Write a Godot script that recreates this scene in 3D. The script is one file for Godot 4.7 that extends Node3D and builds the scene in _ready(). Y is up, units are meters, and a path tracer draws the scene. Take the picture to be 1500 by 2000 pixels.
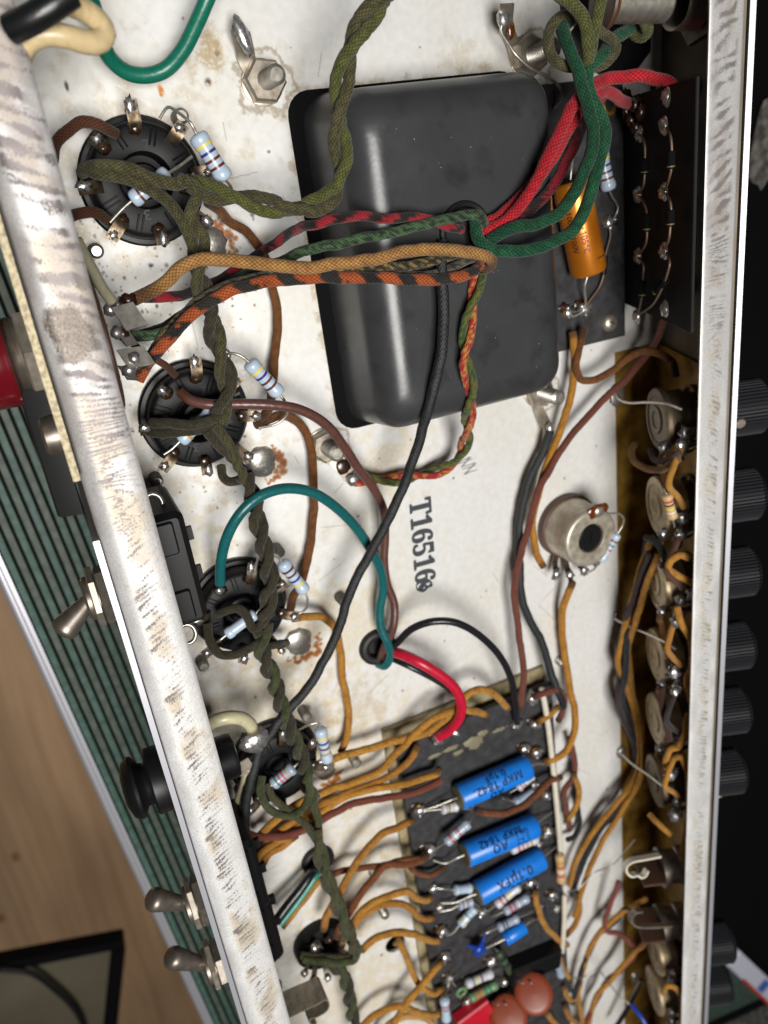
extends Node3D

# ---------------------------------------------------------------- measures
# All measures are in millimetres and become metres when a mesh is committed.
# x runs across the chassis, y up from its floor, z along it.
const MM := 0.001
const EYE_HEIGHT := 210.0
const LENS := 1527.0
var axis_across := Vector3(0.903, -0.272, 0.332)
var axis_along := Vector3(0.1305, 0.911, 0.391)
var axis_up := Vector3(0.409, 0.310, -0.858)
var origin_of := {}
var mat := {}
var fuzz := FastNoiseLite.new()


# the point h millimetres above the chassis floor on the sight line measured at (u, v) of the survey picture
func at(u: float, v: float, h := 0.0) -> Vector3:
	var c := Vector3((u - 750.0) / LENS, (v - 1000.0) / LENS, 1.0)
	var r := Vector3(c.dot(axis_across), c.dot(axis_up), c.dot(axis_along))
	return Vector3(0, EYE_HEIGHT, 0) + r * ((h - EYE_HEIGHT) / r.y)


# the point on that sight line where x has the given value
func at_x(u: float, v: float, x: float) -> Vector3:
	var c := Vector3((u - 750.0) / LENS, (v - 1000.0) / LENS, 1.0)
	var r := Vector3(c.dot(axis_across), c.dot(axis_up), c.dot(axis_along))
	return Vector3(0, EYE_HEIGHT, 0) + r * (x / r.x)


func route(a: Array, step := 0.9) -> PackedVector3Array:
	var p := []
	for k in range(0, a.size(), 3):
		p.append(at(a[k], a[k + 1], a[k + 2]))
	return curve(p, step)


# Catmull-Rom through the points, sampled about every step millimetres
static func curve(p: Array, step := 0.9) -> PackedVector3Array:
	var out := PackedVector3Array()
	var n := p.size()
	for k in n - 1:
		var p0: Vector3 = p[maxi(k - 1, 0)]
		var p1: Vector3 = p[k]
		var p2: Vector3 = p[k + 1]
		var p3: Vector3 = p[mini(k + 2, n - 1)]
		var d := p1.distance_to(p2)
		var m1 := (p2 - p0) * (d / maxf(d + p0.distance_to(p1), 0.001)) if k > 0 else (p2 - p1)
		var m2 := (p3 - p1) * (d / maxf(d + p2.distance_to(p3), 0.001)) if k < n - 2 else (p2 - p1)
		var count := maxi(1, int(ceil(d / step)))
		for j in count:
			var t := float(j) / count
			var t2 := t * t
			var t3 := t2 * t
			out.append(p1 * (2 * t3 - 3 * t2 + 1) + m1 * (t3 - 2 * t2 + t) + p2 * (-2 * t3 + 3 * t2) + m2 * (t3 - t2))
	out.append(p[n - 1])
	return out


static func lin(c: Color) -> Color:
	return c.srgb_to_linear()


static func rgb8(r: int, g: int, b: int) -> Color:
	return Color(r / 255.0, g / 255.0, b / 255.0)


# ---------------------------------------------------------------- shapes
class Shape:
	var v := PackedVector3Array()
	var n := PackedVector3Array()
	var uv := PackedVector2Array()
	var c := PackedColorArray()
	var i := PackedInt32Array()
	var tint := Color.WHITE

	func vert(p: Vector3, nn: Vector3, t := Vector2.ZERO, col = null) -> int:
		v.append(p)
		n.append(nn)
		uv.append(t)
		c.append(tint if col == null else col)
		return v.size() - 1

	func tri(a: int, b: int, d: int) -> void:
		var g := (v[b] - v[a]).cross(v[d] - v[a])
		if g.dot(n[a] + n[b] + n[d]) > 0.0:
			i.append_array([a, d, b])
		else:
			i.append_array([a, b, d])

	func quad(a: int, b: int, d: int, e: int) -> void:
		tri(a, b, d)
		tri(a, d, e)

	func flat_quad(p: Vector3, q: Vector3, r: Vector3, s: Vector3, out: Vector3, t := Rect2(0, 0, 1, 1)) -> void:
		var nn := (q - p).cross(s - p).normalized()
		if nn.dot(out) < 0.0:
			nn = -nn
		var a := vert(p, nn, t.position)
		var b := vert(q, nn, Vector2(t.end.x, t.position.y))
		var d := vert(r, nn, t.end)
		var e := vert(s, nn, Vector2(t.position.x, t.end.y))
		quad(a, b, d, e)

	static func frames(p: PackedVector3Array) -> Array:
		var tan := []
		var nor := []
		var m := p.size()
		for k in m:
			var t := (p[mini(k + 1, m - 1)] - p[maxi(k - 1, 0)])
			tan.append(t.normalized() if t.length() > 1e-6 else (tan[k - 1] if k else Vector3.UP))
		var first: Vector3 = tan[0]
		var side := first.cross(Vector3.UP)
		if side.length() < 0.05:
			side = first.cross(Vector3.RIGHT)
		nor.append(side.normalized())
		for k in range(1, m):
			var q: Vector3 = nor[k - 1] - tan[k] * nor[k - 1].dot(tan[k])
			nor.append(q.normalized())
		return [tan, nor]

	# a round wire; look is a dictionary: a, b (linear colours), kind, len, dirt, burn
	func tube(p: PackedVector3Array, r: float, sides := 12, look := {}, noise: FastNoiseLite = null, taper := 1.0) -> void:
		var f := frames(p)
		var m := p.size()
		var s := 0.0
		var total := 0.0
		for k in range(1, m):
			total += p[k].distance_to(p[k - 1])
		var start := v.size()
		var turn := TAU * r
		for k in m:
			if k:
				s += p[k].distance_to(p[k - 1])
			var t: Vector3 = f[0][k]
			var a: Vector3 = f[1][k]
			var b := t.cross(a)
			var wob := 1.0
			if noise and look.get("rough", 0.0) > 0.0:
				wob += look.rough * noise.get_noise_2d(s * 9.0, 300.0 + r * 77.0)
			wob *= lerpf(1.0, taper, s / maxf(total, 0.001))
			for j in sides + 1:
				var ang := TAU * j / sides
				var d := a * cos(ang) + b * sin(ang)
				vert(p[k] + d * r * wob, d, Vector2(2.0 * j / sides, 2.0 * s / turn), shade(look, s, ang, total, noise) if look else tint)
		for k in m - 1:
			for j in sides:
				var q := start + k * (sides + 1) + j
				quad(q, q + 1, q + sides + 2, q + sides + 1)
		for e in 2:
			var k := 0 if e == 0 else m - 1
			var t: Vector3 = -f[0][0] if e == 0 else f[0][m - 1]
			var mid := vert(p[k] + t * r * 0.25, t, Vector2(0.5, 0.5), c[start + k * (sides + 1)])
			var ring := []
			for j in sides:
				var q := start + k * (sides + 1) + j
				ring.append(vert(v[q], (n[q] + t).normalized(), uv[q], c[q]))
			for j in sides:
				tri(mid, ring[j], ring[(j + 1) % sides])

	static func shade(look: Dictionary, s: float, ang: float, total: float, noise: FastNoiseLite) -> Color:
		var a: Color = look.a
		var b: Color = look.get("b", a)
		var q := 0.0
		var seed: float = look.get("seed", 0.0)
		var z := 0.0
		if noise:
			z = noise.get_noise_3d(s * 14.0 + seed * 91.0, cos(ang) * 24.0, sin(ang) * 24.0)
		match look.get("kind", "plain"):
			"bands":
				var l: float = look.len
				q = 1.0 if fposmod(s + 1.1 * sin(ang * 2.0) + z * 2.0 + seed, 2.0 * l) < l else 0.0
			"spiral":
				q = 1.0 if fposmod(ang / TAU + s / float(look.len) + z * 0.30 + seed, 1.0) < float(look.get("width", 0.45)) else 0.0
			"fleck":
				q = smoothstep(-0.05, 0.12, z + float(look.get("bias", 0.0)))
		var col := a.lerp(b, q)
		if noise:
			var w := noise.get_noise_3d(s * 3.0 + seed * 37.0, cos(ang) * 9.0, sin(ang) * 9.0 + 50.0)
			var k := 1.0 + float(look.get("vary", 0.35)) * w + 0.25 * z
			col = Color(col.r * k, col.g * k, col.b * k)
			var dirt: float = look.get("dirt", 0.0)
			if dirt > 0.0:
				col = col.lerp(Color(0.035, 0.028, 0.02), clampf(dirt * (0.5 + 1.6 * w), 0.0, 0.9))
		var burn: float = look.get("burn", 0.0)
		if burn > 0.0:
			var e := minf(s, total - s)
			col = col.lerp(Color(0.05, 0.022, 0.01), 0.8 * (1.0 - smoothstep(burn * 0.4, burn, e)))
		return col

	# profile points are (radius, height) along the y axis of xf
	func lathe(profile: Array, xf: Transform3D, sides := 32, crease := 32.0, arc := TAU) -> void:
		var segs := []
		for k in profile.size() - 1:
			var d: Vector2 = profile[k + 1] - profile[k]
			segs.append(Vector2(d.y, -d.x).normalized() if d.length() > 1e-6 else Vector2(1, 0))
		var along := 0.0
		for k in segs.size():
			var nn := []
			for e in 2:
				var o: int = k - 1 if e == 0 else k + 1
				var x: Vector2 = segs[k]
				if o >= 0 and o < segs.size() and rad_to_deg(absf(segs[k].angle_to(segs[o]))) < crease:
					x = (segs[k] + segs[o]).normalized()
				nn.append(x)
			var start := v.size()
			var next = along + profile[k].distance_to(profile[k + 1])
			for e in 2:
				var q: Vector2 = profile[k + e]
				for j in sides + 1:
					var ang := arc * j / sides
					var d := Vector3(cos(ang), 0, sin(ang))
					vert(xf * (d * q.x + Vector3.UP * q.y), (xf.basis * (d * nn[e].x + Vector3.UP * nn[e].y)).normalized(), Vector2(float(j) / sides, (along if e == 0 else next) * 0.05))
			for j in sides:
				quad(start + j, start + j + 1, start + sides + 2 + j, start + sides + 1 + j)
			along = next

	# an outline in the x-z plane of xf, carried from y0 to y1, its top edge bevelled
	func prism(poly: PackedVector2Array, y0: float, y1: float, xf: Transform3D, bevel := 0.0, bottom := true) -> void:
		var m := poly.size()
		var area := 0.0
		for k in m:
			area += poly[k].cross(poly[(k + 1) % m])
		if area < 0.0:
			poly = poly.duplicate()
			poly.reverse()
		var inner := PackedVector2Array()
		for k in m:
			var d0 := (poly[k] - poly[(k + m - 1) % m]).normalized()
			var d1 := (poly[(k + 1) % m] - poly[k]).normalized()
			var n0 := Vector2(-d0.y, d0.x)
			var n1 := Vector2(-d1.y, d1.x)
			var h := (n0 + n1).normalized()
			inner.append(poly[k] + h * bevel / maxf(0.4, h.dot(n0)))
		var levels := [[poly, y0], [poly, y1 - bevel]]
		if bevel > 0.0:
			levels.append([inner, y1])
		for l in levels.size() - 1:
			for k in m:
				var k2 := (k + 1) % m
				var a: Vector2 = levels[l][0][k]
				var b: Vector2 = levels[l][0][k2]
				var d: Vector2 = levels[l + 1][0][k2]
				var e: Vector2 = levels[l + 1][0][k]
				var o := (b - a)
				flat_quad(xf * Vector3(a.x, levels[l][1], a.y), xf * Vector3(b.x, levels[l][1], b.y), xf * Vector3(d.x, levels[l + 1][1], d.y), xf * Vector3(e.x, levels[l + 1][1], e.y), xf.basis * Vector3(o.y, 0.01, -o.x))
		var caps := [[levels[-1][0], y1, 1.0]]
		if bottom:
			caps.append([poly, y0, -1.0])
		for cap in caps:
			var tris := Geometry2D.triangulate_polygon(cap[0])
			var start := v.size()
			for q in cap[0]:
				vert(xf * Vector3(q.x, cap[1], q.y), (xf.basis * Vector3(0, cap[2], 0)).normalized(), q * 0.05)
			for k in range(0, tris.size(), 3):
				tri(start + tris[k], start + tris[k + 1], start + tris[k + 2])

	func box(size: Vector3, xf: Transform3D, bevel := 0.0) -> void:
		var a := size.x / 2
		var b := size.z / 2
		prism(PackedVector2Array([Vector2(-a, -b), Vector2(a, -b), Vector2(a, b), Vector2(-a, b)]), 0.0, size.y, xf, bevel)

	# a flat strip of metal or board: the path is its middle line, wide along `across`
	func strip(p: PackedVector3Array, across: Vector3, width: float, thick: float, uv_len := 10.0) -> void:
		var m := p.size()
		var w := across.normalized() * width / 2
		var off := []
		for k in m:
			var t := (p[mini(k + 1, m - 1)] - p[maxi(k - 1, 0)]).normalized()
			off.append(t.cross(across).normalized() * thick / 2)
		var s := 0.0
		var ss := [0.0]
		for k in range(1, m):
			s += p[k].distance_to(p[k - 1])
			ss.append(s)
		for side in [1.0, -1.0]:
			var start := v.size()
			for k in m:
				var o: Vector3 = off[k] * side
				vert(p[k] + o - w, o.normalized(), Vector2(ss[k] / uv_len, 0))
				vert(p[k] + o + w, o.normalized(), Vector2(ss[k] / uv_len, 1))
			for k in m - 1:
				quad(start + 2 * k, start + 2 * k + 1, start + 2 * k + 3, start + 2 * k + 2)
			start = v.size()
			for k in m:
				vert(p[k] + off[k] + w * side, w.normalized() * side, Vector2(ss[k] / uv_len, 0))
				vert(p[k] - off[k] + w * side, w.normalized() * side, Vector2(ss[k] / uv_len, 0.02))
			for k in m - 1:
				quad(start + 2 * k, start + 2 * k + 1, start + 2 * k + 3, start + 2 * k + 2)
		for k in [0, m - 1]:
			var t: Vector3 = (p[0] - p[1]) if k == 0 else (p[m - 1] - p[m - 2])
			flat_quad(p[k] + off[k] - w, p[k] + off[k] + w, p[k] - off[k] + w, p[k] - off[k] - w, t, Rect2(0, 0, 0.1, 1))

	func blob(mid: Vector3, r: Vector3, noise: FastNoiseLite, amp := 0.15, basis := Basis(), rings := 9, sides := 14) -> void:
		var start := v.size()
		for a in rings + 1:
			var th := PI * a / rings
			for b in sides + 1:
				var ph := TAU * b / sides
				var d := Vector3(sin(th) * cos(ph), cos(th), sin(th) * sin(ph))
				var k := 1.0 + amp * noise.get_noise_3d(d.x * 40.0 + mid.x * 13.0, d.y * 40.0 + mid.y, d.z * 40.0 + mid.z * 13.0)
				vert(mid + basis * (d * r * k), (basis * (d / r)).normalized(), Vector2(float(b) / sides, float(a) / rings))
		for a in rings:
			for b in sides:
				var q := start + a * (sides + 1) + b
				quad(q, q + 1, q + sides + 2, q + sides + 1)

	# a plate with a rectangular outline of rounded corners
	static func rounded(a: float, b: float, r: float, steps := 5) -> PackedVector2Array:
		var out := PackedVector2Array()
		for q in [[a - r, b - r, 0.0], [r - a, b - r, 0.5], [r - a, r - b, 1.0], [a - r, r - b, 1.5]]:
			for k in steps + 1:
				var g = PI * (q[2] + 0.5 * k / steps)
				out.append(Vector2(q[0] + r * cos(g), q[1] + r * sin(g)))
		return out

	static func ring_of(count: int, r: float, turn := 0.0) -> PackedVector2Array:
		var out := PackedVector2Array()
		for k in count:
			out.append(Vector2.from_angle(TAU * k / count + turn) * r)
		return out

	func mesh(origin: Vector3) -> ArrayMesh:
		var a := []
		a.resize(Mesh.ARRAY_MAX)
		var p := PackedVector3Array()
		p.resize(v.size())
		for k in v.size():
			p[k] = (v[k] - origin) * 0.001
		a[Mesh.ARRAY_VERTEX] = p
		a[Mesh.ARRAY_NORMAL] = n
		a[Mesh.ARRAY_TEX_UV] = uv
		a[Mesh.ARRAY_COLOR] = c
		a[Mesh.ARRAY_INDEX] = i
		var out := ArrayMesh.new()
		out.add_surface_from_arrays(Mesh.PRIMITIVE_TRIANGLES, a)
		return out

	func foot() -> Vector3:
		var lo := v[0]
		var hi := v[0]
		for q in v:
			lo = lo.min(q)
			hi = hi.max(q)
		return Vector3((lo.x + hi.x) / 2, lo.y, (lo.z + hi.z) / 2)


# ---------------------------------------------------------------- objects
func tag(o: Node3D, label: String, category := "", group := "", kind := "") -> void:
	if label:
		o.set_meta("label", label)
	if category:
		o.set_meta("category", category)
	if group:
		o.set_meta("group", group)
	if kind:
		o.set_meta("kind", kind)


var taken := {}


func numbered(called: String, under: Node) -> String:
	var key := str(under.get_instance_id()) + called
	var k: int = taken.get(key, -1) + 1
	taken[key] = k
	return called if k == 0 else "%s_%03d" % [called, k]


func thing(called: String, label: String, category: String, where: Vector3, group := "") -> Node3D:
	var o := Node3D.new()
	o.name = numbered(called, self)
	o.position = where * MM
	origin_of[o] = where
	add_child(o, true)
	tag(o, label, category, group)
	return o


func part(called: String, s: Shape, m: Material, under: Node3D, label := "") -> MeshInstance3D:
	var o := MeshInstance3D.new()
	o.name = numbered(called, under)
	o.mesh = s.mesh(origin_of[under])
	o.material_override = m
	origin_of[o] = origin_of[under]
	under.add_child(o, true)
	if label:
		o.set_meta("label", label)
	return o


func solo(called: String, s: Shape, m: Material, label: String, category: String, group := "", kind := "") -> MeshInstance3D:
	var o := MeshInstance3D.new()
	o.name = numbered(called, self)
	var f := s.foot()
	o.position = f * MM
	origin_of[o] = f
	o.mesh = s.mesh(f)
	o.material_override = m
	add_child(o, true)
	tag(o, label, category, group, kind)
	return o


static func frame(where: Vector3, up: Vector3, ahead := Vector3.RIGHT) -> Transform3D:
	var y := up.normalized()
	var x := (ahead - y * ahead.dot(y))
	if x.length() < 0.01:
		x = Vector3.BACK - y * Vector3.BACK.dot(y)
	x = x.normalized()
	return Transform3D(Basis(x, y, x.cross(y)), where)


# lettering laid flat (radius 0) or round a cylinder whose axis is the x axis of xf
func lettering(text: String, size: float, xf: Transform3D, radius := 0.0, font := "Droid Sans", spread := 1.0) -> Shape:
	var tm := TextMesh.new()
	var f := SystemFont.new()
	f.font_names = PackedStringArray([font])
	f.font_weight = 700
	tm.font = f
	tm.text = text
	tm.font_size = 32
	tm.pixel_size = size / 32.0
	tm.depth = 0.02
	tm.curve_step = 2.0
	var a := tm.get_mesh_arrays()
	var s := Shape.new()
	var vv: PackedVector3Array = a[Mesh.ARRAY_VERTEX]
	var nn: PackedVector3Array = a[Mesh.ARRAY_NORMAL]
	var ii: PackedInt32Array = a[Mesh.ARRAY_INDEX] if a[Mesh.ARRAY_INDEX] != null else PackedInt32Array(range(vv.size()))
	var todo := []
	for k in range(0, ii.size(), 3):
		todo.append([vv[ii[k]], vv[ii[k + 1]], vv[ii[k + 2]], nn[ii[k]].z])
	while todo.size():
		var t: Array = todo.pop_back()
		if radius > 0.0:
			# glyph faces are cut small so that they follow the curve
			var longest := 0
			for e in 3:
				if absf(t[e].y - t[(e + 1) % 3].y) > absf(t[longest].y - t[(longest + 1) % 3].y):
					longest = e
			if absf(t[longest].y - t[(longest + 1) % 3].y) > 0.7:
				var m: Vector3 = (t[longest] + t[(longest + 1) % 3]) / 2
				todo.append([t[longest], m, t[(longest + 2) % 3], t[3]])
				todo.append([m, t[(longest + 1) % 3], t[(longest + 2) % 3], t[3]])
				continue
		if t[3] < 0.5:
			continue
		var ids := []
		for e in 3:
			var q: Vector3 = t[e]
			q.x *= spread
			var p := Vector3(q.x, q.z, -q.y)
			var d := Vector3(0, 1, 0)
			if radius > 0.0:
				var g := q.y / radius
				p = Vector3(q.x, cos(g) * (radius + q.z), -sin(g) * (radius + q.z))
				d = Vector3(0, cos(g), -sin(g))
			ids.append(s.vert(xf * p, (xf.basis * d).normalized(), Vector2.ZERO))
		s.tri(ids[0], ids[1], ids[2])
	return s


# ---------------------------------------------------------------- materials
func mk(key: String, color: Color, rough: float, metal := 0.0, spec := 0.5) -> StandardMaterial3D:
	var m := StandardMaterial3D.new()
	m.resource_name = key
	m.albedo_color = color
	m.roughness = rough
	m.metallic = metal
	m.metallic_specular = spec
	mat[key] = m
	return m


func noise_tex(freq: float, lo: Color, hi: Color, size := 256, seed := 1, octaves := 4, mid := 0.5) -> NoiseTexture2D:
	var f := FastNoiseLite.new()
	f.seed = seed
	f.frequency = freq
	f.fractal_octaves = octaves
	var t := NoiseTexture2D.new()
	t.width = size
	t.height = size
	t.seamless = true
	t.noise = f
	var g := Gradient.new()
	g.offsets = PackedFloat32Array([0.0, mid, 1.0])
	g.colors = PackedColorArray([lo, lo.lerp(hi, 0.5), hi])
	t.color_ramp = g
	return t


func relief(m: StandardMaterial3D, t: Texture2D, depth_mm: float) -> void:
	m.heightmap_enabled = true
	m.heightmap_texture = t
	m.heightmap_scale = depth_mm * 0.1


func triplanar(m: StandardMaterial3D, per_mm: float) -> void:
	m.uv1_triplanar = true
	m.uv1_world_triplanar = true
	m.uv1_scale = Vector3.ONE * (1000.0 / per_mm)


# a woven sleeve: strands that pass over and under each other
func braid(size := 64, cells := 4) -> Array:
	var high := Image.create(size, size, false, Image.FORMAT_RGB8)
	var tone := Image.create(size, size, false, Image.FORMAT_RGB8)
	for y in size:
		for x in size:
			var p := float(x) / size * cells + float(y) / size * cells
			var q := float(x) / size * cells - float(y) / size * cells
			var over := posmod(int(floor(p)) + int(floor(q)), 2) == 0
			var across := fposmod(p if over else q, 1.0)
			var along := fposmod(q if over else p, 1.0)
			var h := sqrt(sin(PI * across)) * (0.55 + 0.45 * sin(PI * along))
			h *= 0.9 + 0.1 * sin(TAU * 3.0 * across)
			high.set_pixel(x, y, Color(h, h, h))
			var t := 0.52 + 0.48 * smoothstep(0.1, 0.8, h)
			tone.set_pixel(x, y, Color(t, t, t))
	return [ImageTexture.create_from_image(high), ImageTexture.create_from_image(tone)]


func make_materials() -> void:
	fuzz.seed = 5
	fuzz.frequency = 0.05
	fuzz.fractal_octaves = 3
	var woven := braid()
	var cloth := mk("cloth", Color.WHITE, 0.85, 0.0, 0.35)
	cloth.vertex_color_use_as_albedo = true
	cloth.albedo_texture = woven[1]
	cloth.uv1_scale = Vector3(1.25, 1.05, 1)
	relief(cloth, woven[0], 0.14)
	cloth.rim_enabled = true
	cloth.rim = 0.25
	cloth.rim_tint = 0.6
	var waxed := mk("waxed", Color.WHITE, 0.62, 0.0, 0.5)
	waxed.vertex_color_use_as_albedo = true
	waxed.albedo_texture = woven[1]
	waxed.uv1_scale = Vector3(1.1, 0.9, 1)
	relief(waxed, woven[0], 0.12)
	var plastic := mk("plastic", Color.WHITE, 0.32, 0.0, 0.5)
	plastic.vertex_color_use_as_albedo = true
	relief(plastic, noise_tex(0.02, Color.BLACK, Color.WHITE, 128, 8), 0.03)
	var grime := noise_tex(0.02, Color(0.70, 0.67, 0.63), Color(1, 1, 1), 256, 3, 5, 0.4)
	var bumps := noise_tex(0.05, Color.BLACK, Color.WHITE, 128, 4, 3)
	var tin := mk("tin", Color(0.84, 0.83, 0.80), 0.36, 0.85)
	tin.albedo_texture = grime
	triplanar(tin, 14.0)
	var lead := mk("lead_wire", Color(0.86, 0.85, 0.82), 0.36, 0.8)
	lead.albedo_texture = grime
	triplanar(lead, 9.0)
	var solder := mk("solder", Color(0.86, 0.86, 0.87), 0.30, 0.8)
	solder.albedo_texture = noise_tex(0.04, Color(0.5, 0.47, 0.44), Color(1, 1, 1), 128, 6, 4, 0.35)
	triplanar(solder, 7.0)
	relief(solder, bumps, 0.06)
	var dull := mk("dull_solder", Color(0.84, 0.83, 0.81), 0.34, 0.8)
	dull.albedo_texture = grime
	triplanar(dull, 6.0)
	relief(dull, bumps, 0.03)
	var lugs := mk("lug_metal", Color(0.50, 0.46, 0.40), 0.42, 0.8)
	lugs.albedo_texture = noise_tex(0.03, Color(0.45, 0.36, 0.26), Color(1.2, 1.2, 1.2), 128, 14, 4)
	triplanar(lugs, 9.0)
	var nickel := mk("nickel", Color(0.78, 0.75, 0.70), 0.42, 0.8)
	nickel.albedo_texture = grime
	triplanar(nickel, 18.0)
	var steel := mk("dark_steel", Color(0.58, 0.55, 0.52), 0.40, 0.8)
	steel.albedo_texture = grime
	triplanar(steel, 20.0)
	var can := mk("pot_can", Color(0.76, 0.69, 0.56), 0.46, 0.5)
	can.albedo_texture = grime
	triplanar(can, 24.0)
	var old := mk("old_can", Color(0.46, 0.41, 0.33), 0.5, 0.6)
	old.albedo_texture = grime
	triplanar(old, 20.0)
	mk("bakelite", rgb8(18, 18, 20), 0.5, 0.0, 0.35)
	mat.bakelite.albedo_texture = noise_tex(0.02, Color(0.7, 0.7, 0.72), Color(1.5, 1.5, 1.5), 128, 9)
	triplanar(mat.bakelite, 30.0)
	mk("rubber", rgb8(22, 22, 23), 0.55)
	mk("black_plastic", rgb8(16, 16, 18), 0.42, 0.0, 0.4)
	mk("knob_black", rgb8(36, 37, 41), 0.5, 0.0, 0.35)
	mk("matt_black", rgb8(16, 16, 17), 0.9, 0.0, 0.2)
	mk("phenolic", rgb8(74, 50, 38), 0.5)
	mk("flux", rgb8(92, 44, 8), 0.18, 0.0, 0.6)
	var brown_flux := mk("old_flux", rgb8(52, 30, 16), 0.25, 0.0, 0.6)
	brown_flux.albedo_texture = grime
	triplanar(brown_flux, 8.0)
	for q in [["yellow", 214, 196, 88], ["violet", 62, 48, 120], ["brown", 96, 48, 34], ["gold", 176, 140, 64], ["red", 176, 40, 52], ["black", 24, 22, 24], ["orange", 200, 96, 44], ["green", 36, 110, 84], ["white", 214, 214, 210], ["grey", 110, 112, 118]]:
		mk("band_" + q[0], rgb8(q[1], q[2], q[3]), 0.3)
	mk("resistor_blue", rgb8(172, 188, 206), 0.28, 0.0, 0.55)
	mk("resistor_grey", rgb8(150, 162, 178), 0.3, 0.0, 0.55)
	mk("resistor_white", rgb8(190, 190, 196), 0.3, 0.0, 0.55)
	mk("resistor_tan", rgb8(190, 158, 116), 0.4)
	mk("resistor_green", rgb8(96, 128, 92), 0.4)
	mk("resistor_dark", rgb8(58, 66, 52), 0.4)
	mk("carbon", rgb8(74, 44, 36), 0.45)
	var blue := mk("capacitor_blue", rgb8(26, 128, 228), 0.34, 0.0, 0.5)
	blue.albedo_texture = noise_tex(0.02, Color(0.8, 0.82, 0.85), Color(1, 1, 1), 128, 12)
	triplanar(blue, 25.0)
	mk("capacitor_seal", rgb8(88, 84, 62), 0.5)
	mk("copper", rgb8(120, 100, 84), 0.45, 0.5)
	mk("polarity", rgb8(90, 88, 40), 0.5)
	mk("print_ink", rgb8(6, 16, 44), 0.5)
	var amber := mk("amber_film", rgb8(236, 150, 44), 0.3, 0.55, 0.6)
	amber.albedo_texture = noise_tex(0.012, Color(0.75, 0.66, 0.55), Color(1, 1, 1), 128, 17)
	triplanar(amber, 30.0)
	mk("trimmer_can", Color(0.84, 0.81, 0.75), 0.42, 0.6)
	mat.trimmer_can.albedo_texture = grime
	triplanar(mat.trimmer_can, 24.0)
	mk("brown_ink", rgb8(70, 36, 12), 0.5)
	mk("glue", rgb8(120, 114, 92), 0.5)
	mk("ceramic", rgb8(128, 58, 36), 0.38, 0.0, 0.45)
	mk("red_film", rgb8(180, 26, 44), 0.35)
	mk("dip_blue", rgb8(24, 60, 150), 0.25)
	mk("cream", rgb8(206, 200, 184), 0.45)
	mk("speckled", rgb8(150, 141, 120), 0.5, 0.4)
	mat.speckled.albedo_texture = noise_tex(0.12, Color(0.6, 0.55, 0.45), Color(1.1, 1.1, 1.08), 256, 19, 4, 0.38)
	triplanar(mat.speckled, 40.0)
	mk("jewel_red", rgb8(92, 12, 22), 0.14, 0.0, 0.6)
	mk("ink", rgb8(54, 58, 64), 0.7)
	# fibreboard of the two component boards
	var board := mk("fibreboard", rgb8(62, 62, 64), 0.62, 0.0, 0.4)
	board.albedo_texture = noise_tex(0.03, Color(0.66, 0.64, 0.62), Color(1.0, 1.0, 1.02), 256, 21, 6)
	triplanar(board, 40.0)
	relief(board, noise_tex(0.2, Color.BLACK, Color.WHITE, 128, 22, 2), 0.03)
	mk("dark_board", rgb8(26, 26, 27), 0.7, 0.0, 0.3)
	mk("tan_board", rgb8(164, 152, 118), 0.55)
	mat.tan_board.albedo_texture = grime
	triplanar(mat.tan_board, 30.0)
	var brass := mk("brass", rgb8(178, 142, 66), 0.42, 0.5)
	brass.albedo_texture = noise_tex(0.02, Color(0.55, 0.5, 0.42), Color(1, 1, 1), 256, 31, 5)
	triplanar(brass, 60.0)
	var bell := mk("black_enamel", rgb8(54, 55, 57), 0.38, 0.0, 0.5)
	bell.roughness_texture = noise_tex(0.015, Color(0.65, 0.65, 0.65), Color(1, 1, 1), 256, 41, 5)
	bell.albedo_texture = noise_tex(0.02, Color(0.78, 0.79, 0.83), Color(1.38, 1.30, 1.20), 256, 42, 5)
	triplanar(bell, 70.0)
	relief(bell, noise_tex(0.10, Color.BLACK, Color.WHITE, 512, 43, 4), 0.015)
	mk("lip_metal", Color.WHITE, 0.48, 0.3)
	mat.lip_metal.albedo_texture = lip_picture(128, 2048, 3, 1.0)
	mk("front_lip_metal", Color.WHITE, 0.45, 0.3)
	mat.front_lip_metal.albedo_texture = lip_picture(64, 2048, 9, 0.5)
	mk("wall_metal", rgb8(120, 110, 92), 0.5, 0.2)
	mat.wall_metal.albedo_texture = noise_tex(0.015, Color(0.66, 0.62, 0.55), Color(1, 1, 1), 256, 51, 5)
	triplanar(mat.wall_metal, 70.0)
	mk("bright_metal", Color(0.80, 0.80, 0.83), 0.38, 0.7)
	mk("floor_metal", Color.WHITE, 0.42, 0.12, 0.5)
	mat.floor_metal.albedo_texture = floor_picture()
	mat.floor_metal.uv1_triplanar = true
	mat.floor_metal.uv1_world_triplanar = true
	mat.floor_metal.uv1_scale = Vector3(1000.0 / 210.0, 1, 1000.0 / 570.0)
	mat.floor_metal.uv1_offset = Vector3(14.0 / 210.0, 0, 96.0 / 570.0)
	mk("mat_green", Color.WHITE, 0.55, 0.0, 0.4)
	mat.mat_green.vertex_color_use_as_albedo = true
	mat.mat_green.albedo_texture = noise_tex(0.03, Color(0.72, 0.76, 0.72), Color(1.1, 1.1, 1.1), 256, 61, 5)
	triplanar(mat.mat_green, 45.0)
	mk("wood", Color.WHITE, 0.6)
	mat.wood.albedo_texture = wood_picture()
	mk("case_cloth", rgb8(10, 10, 11), 0.95, 0.0, 0.15)
	mk("tray_panel", rgb8(112, 106, 88), 0.6)
	mat.tray_panel.albedo_texture = grime
	triplanar(mat.tray_panel, 900.0)
	mk("paper", rgb8(96, 93, 88), 0.95)
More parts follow.
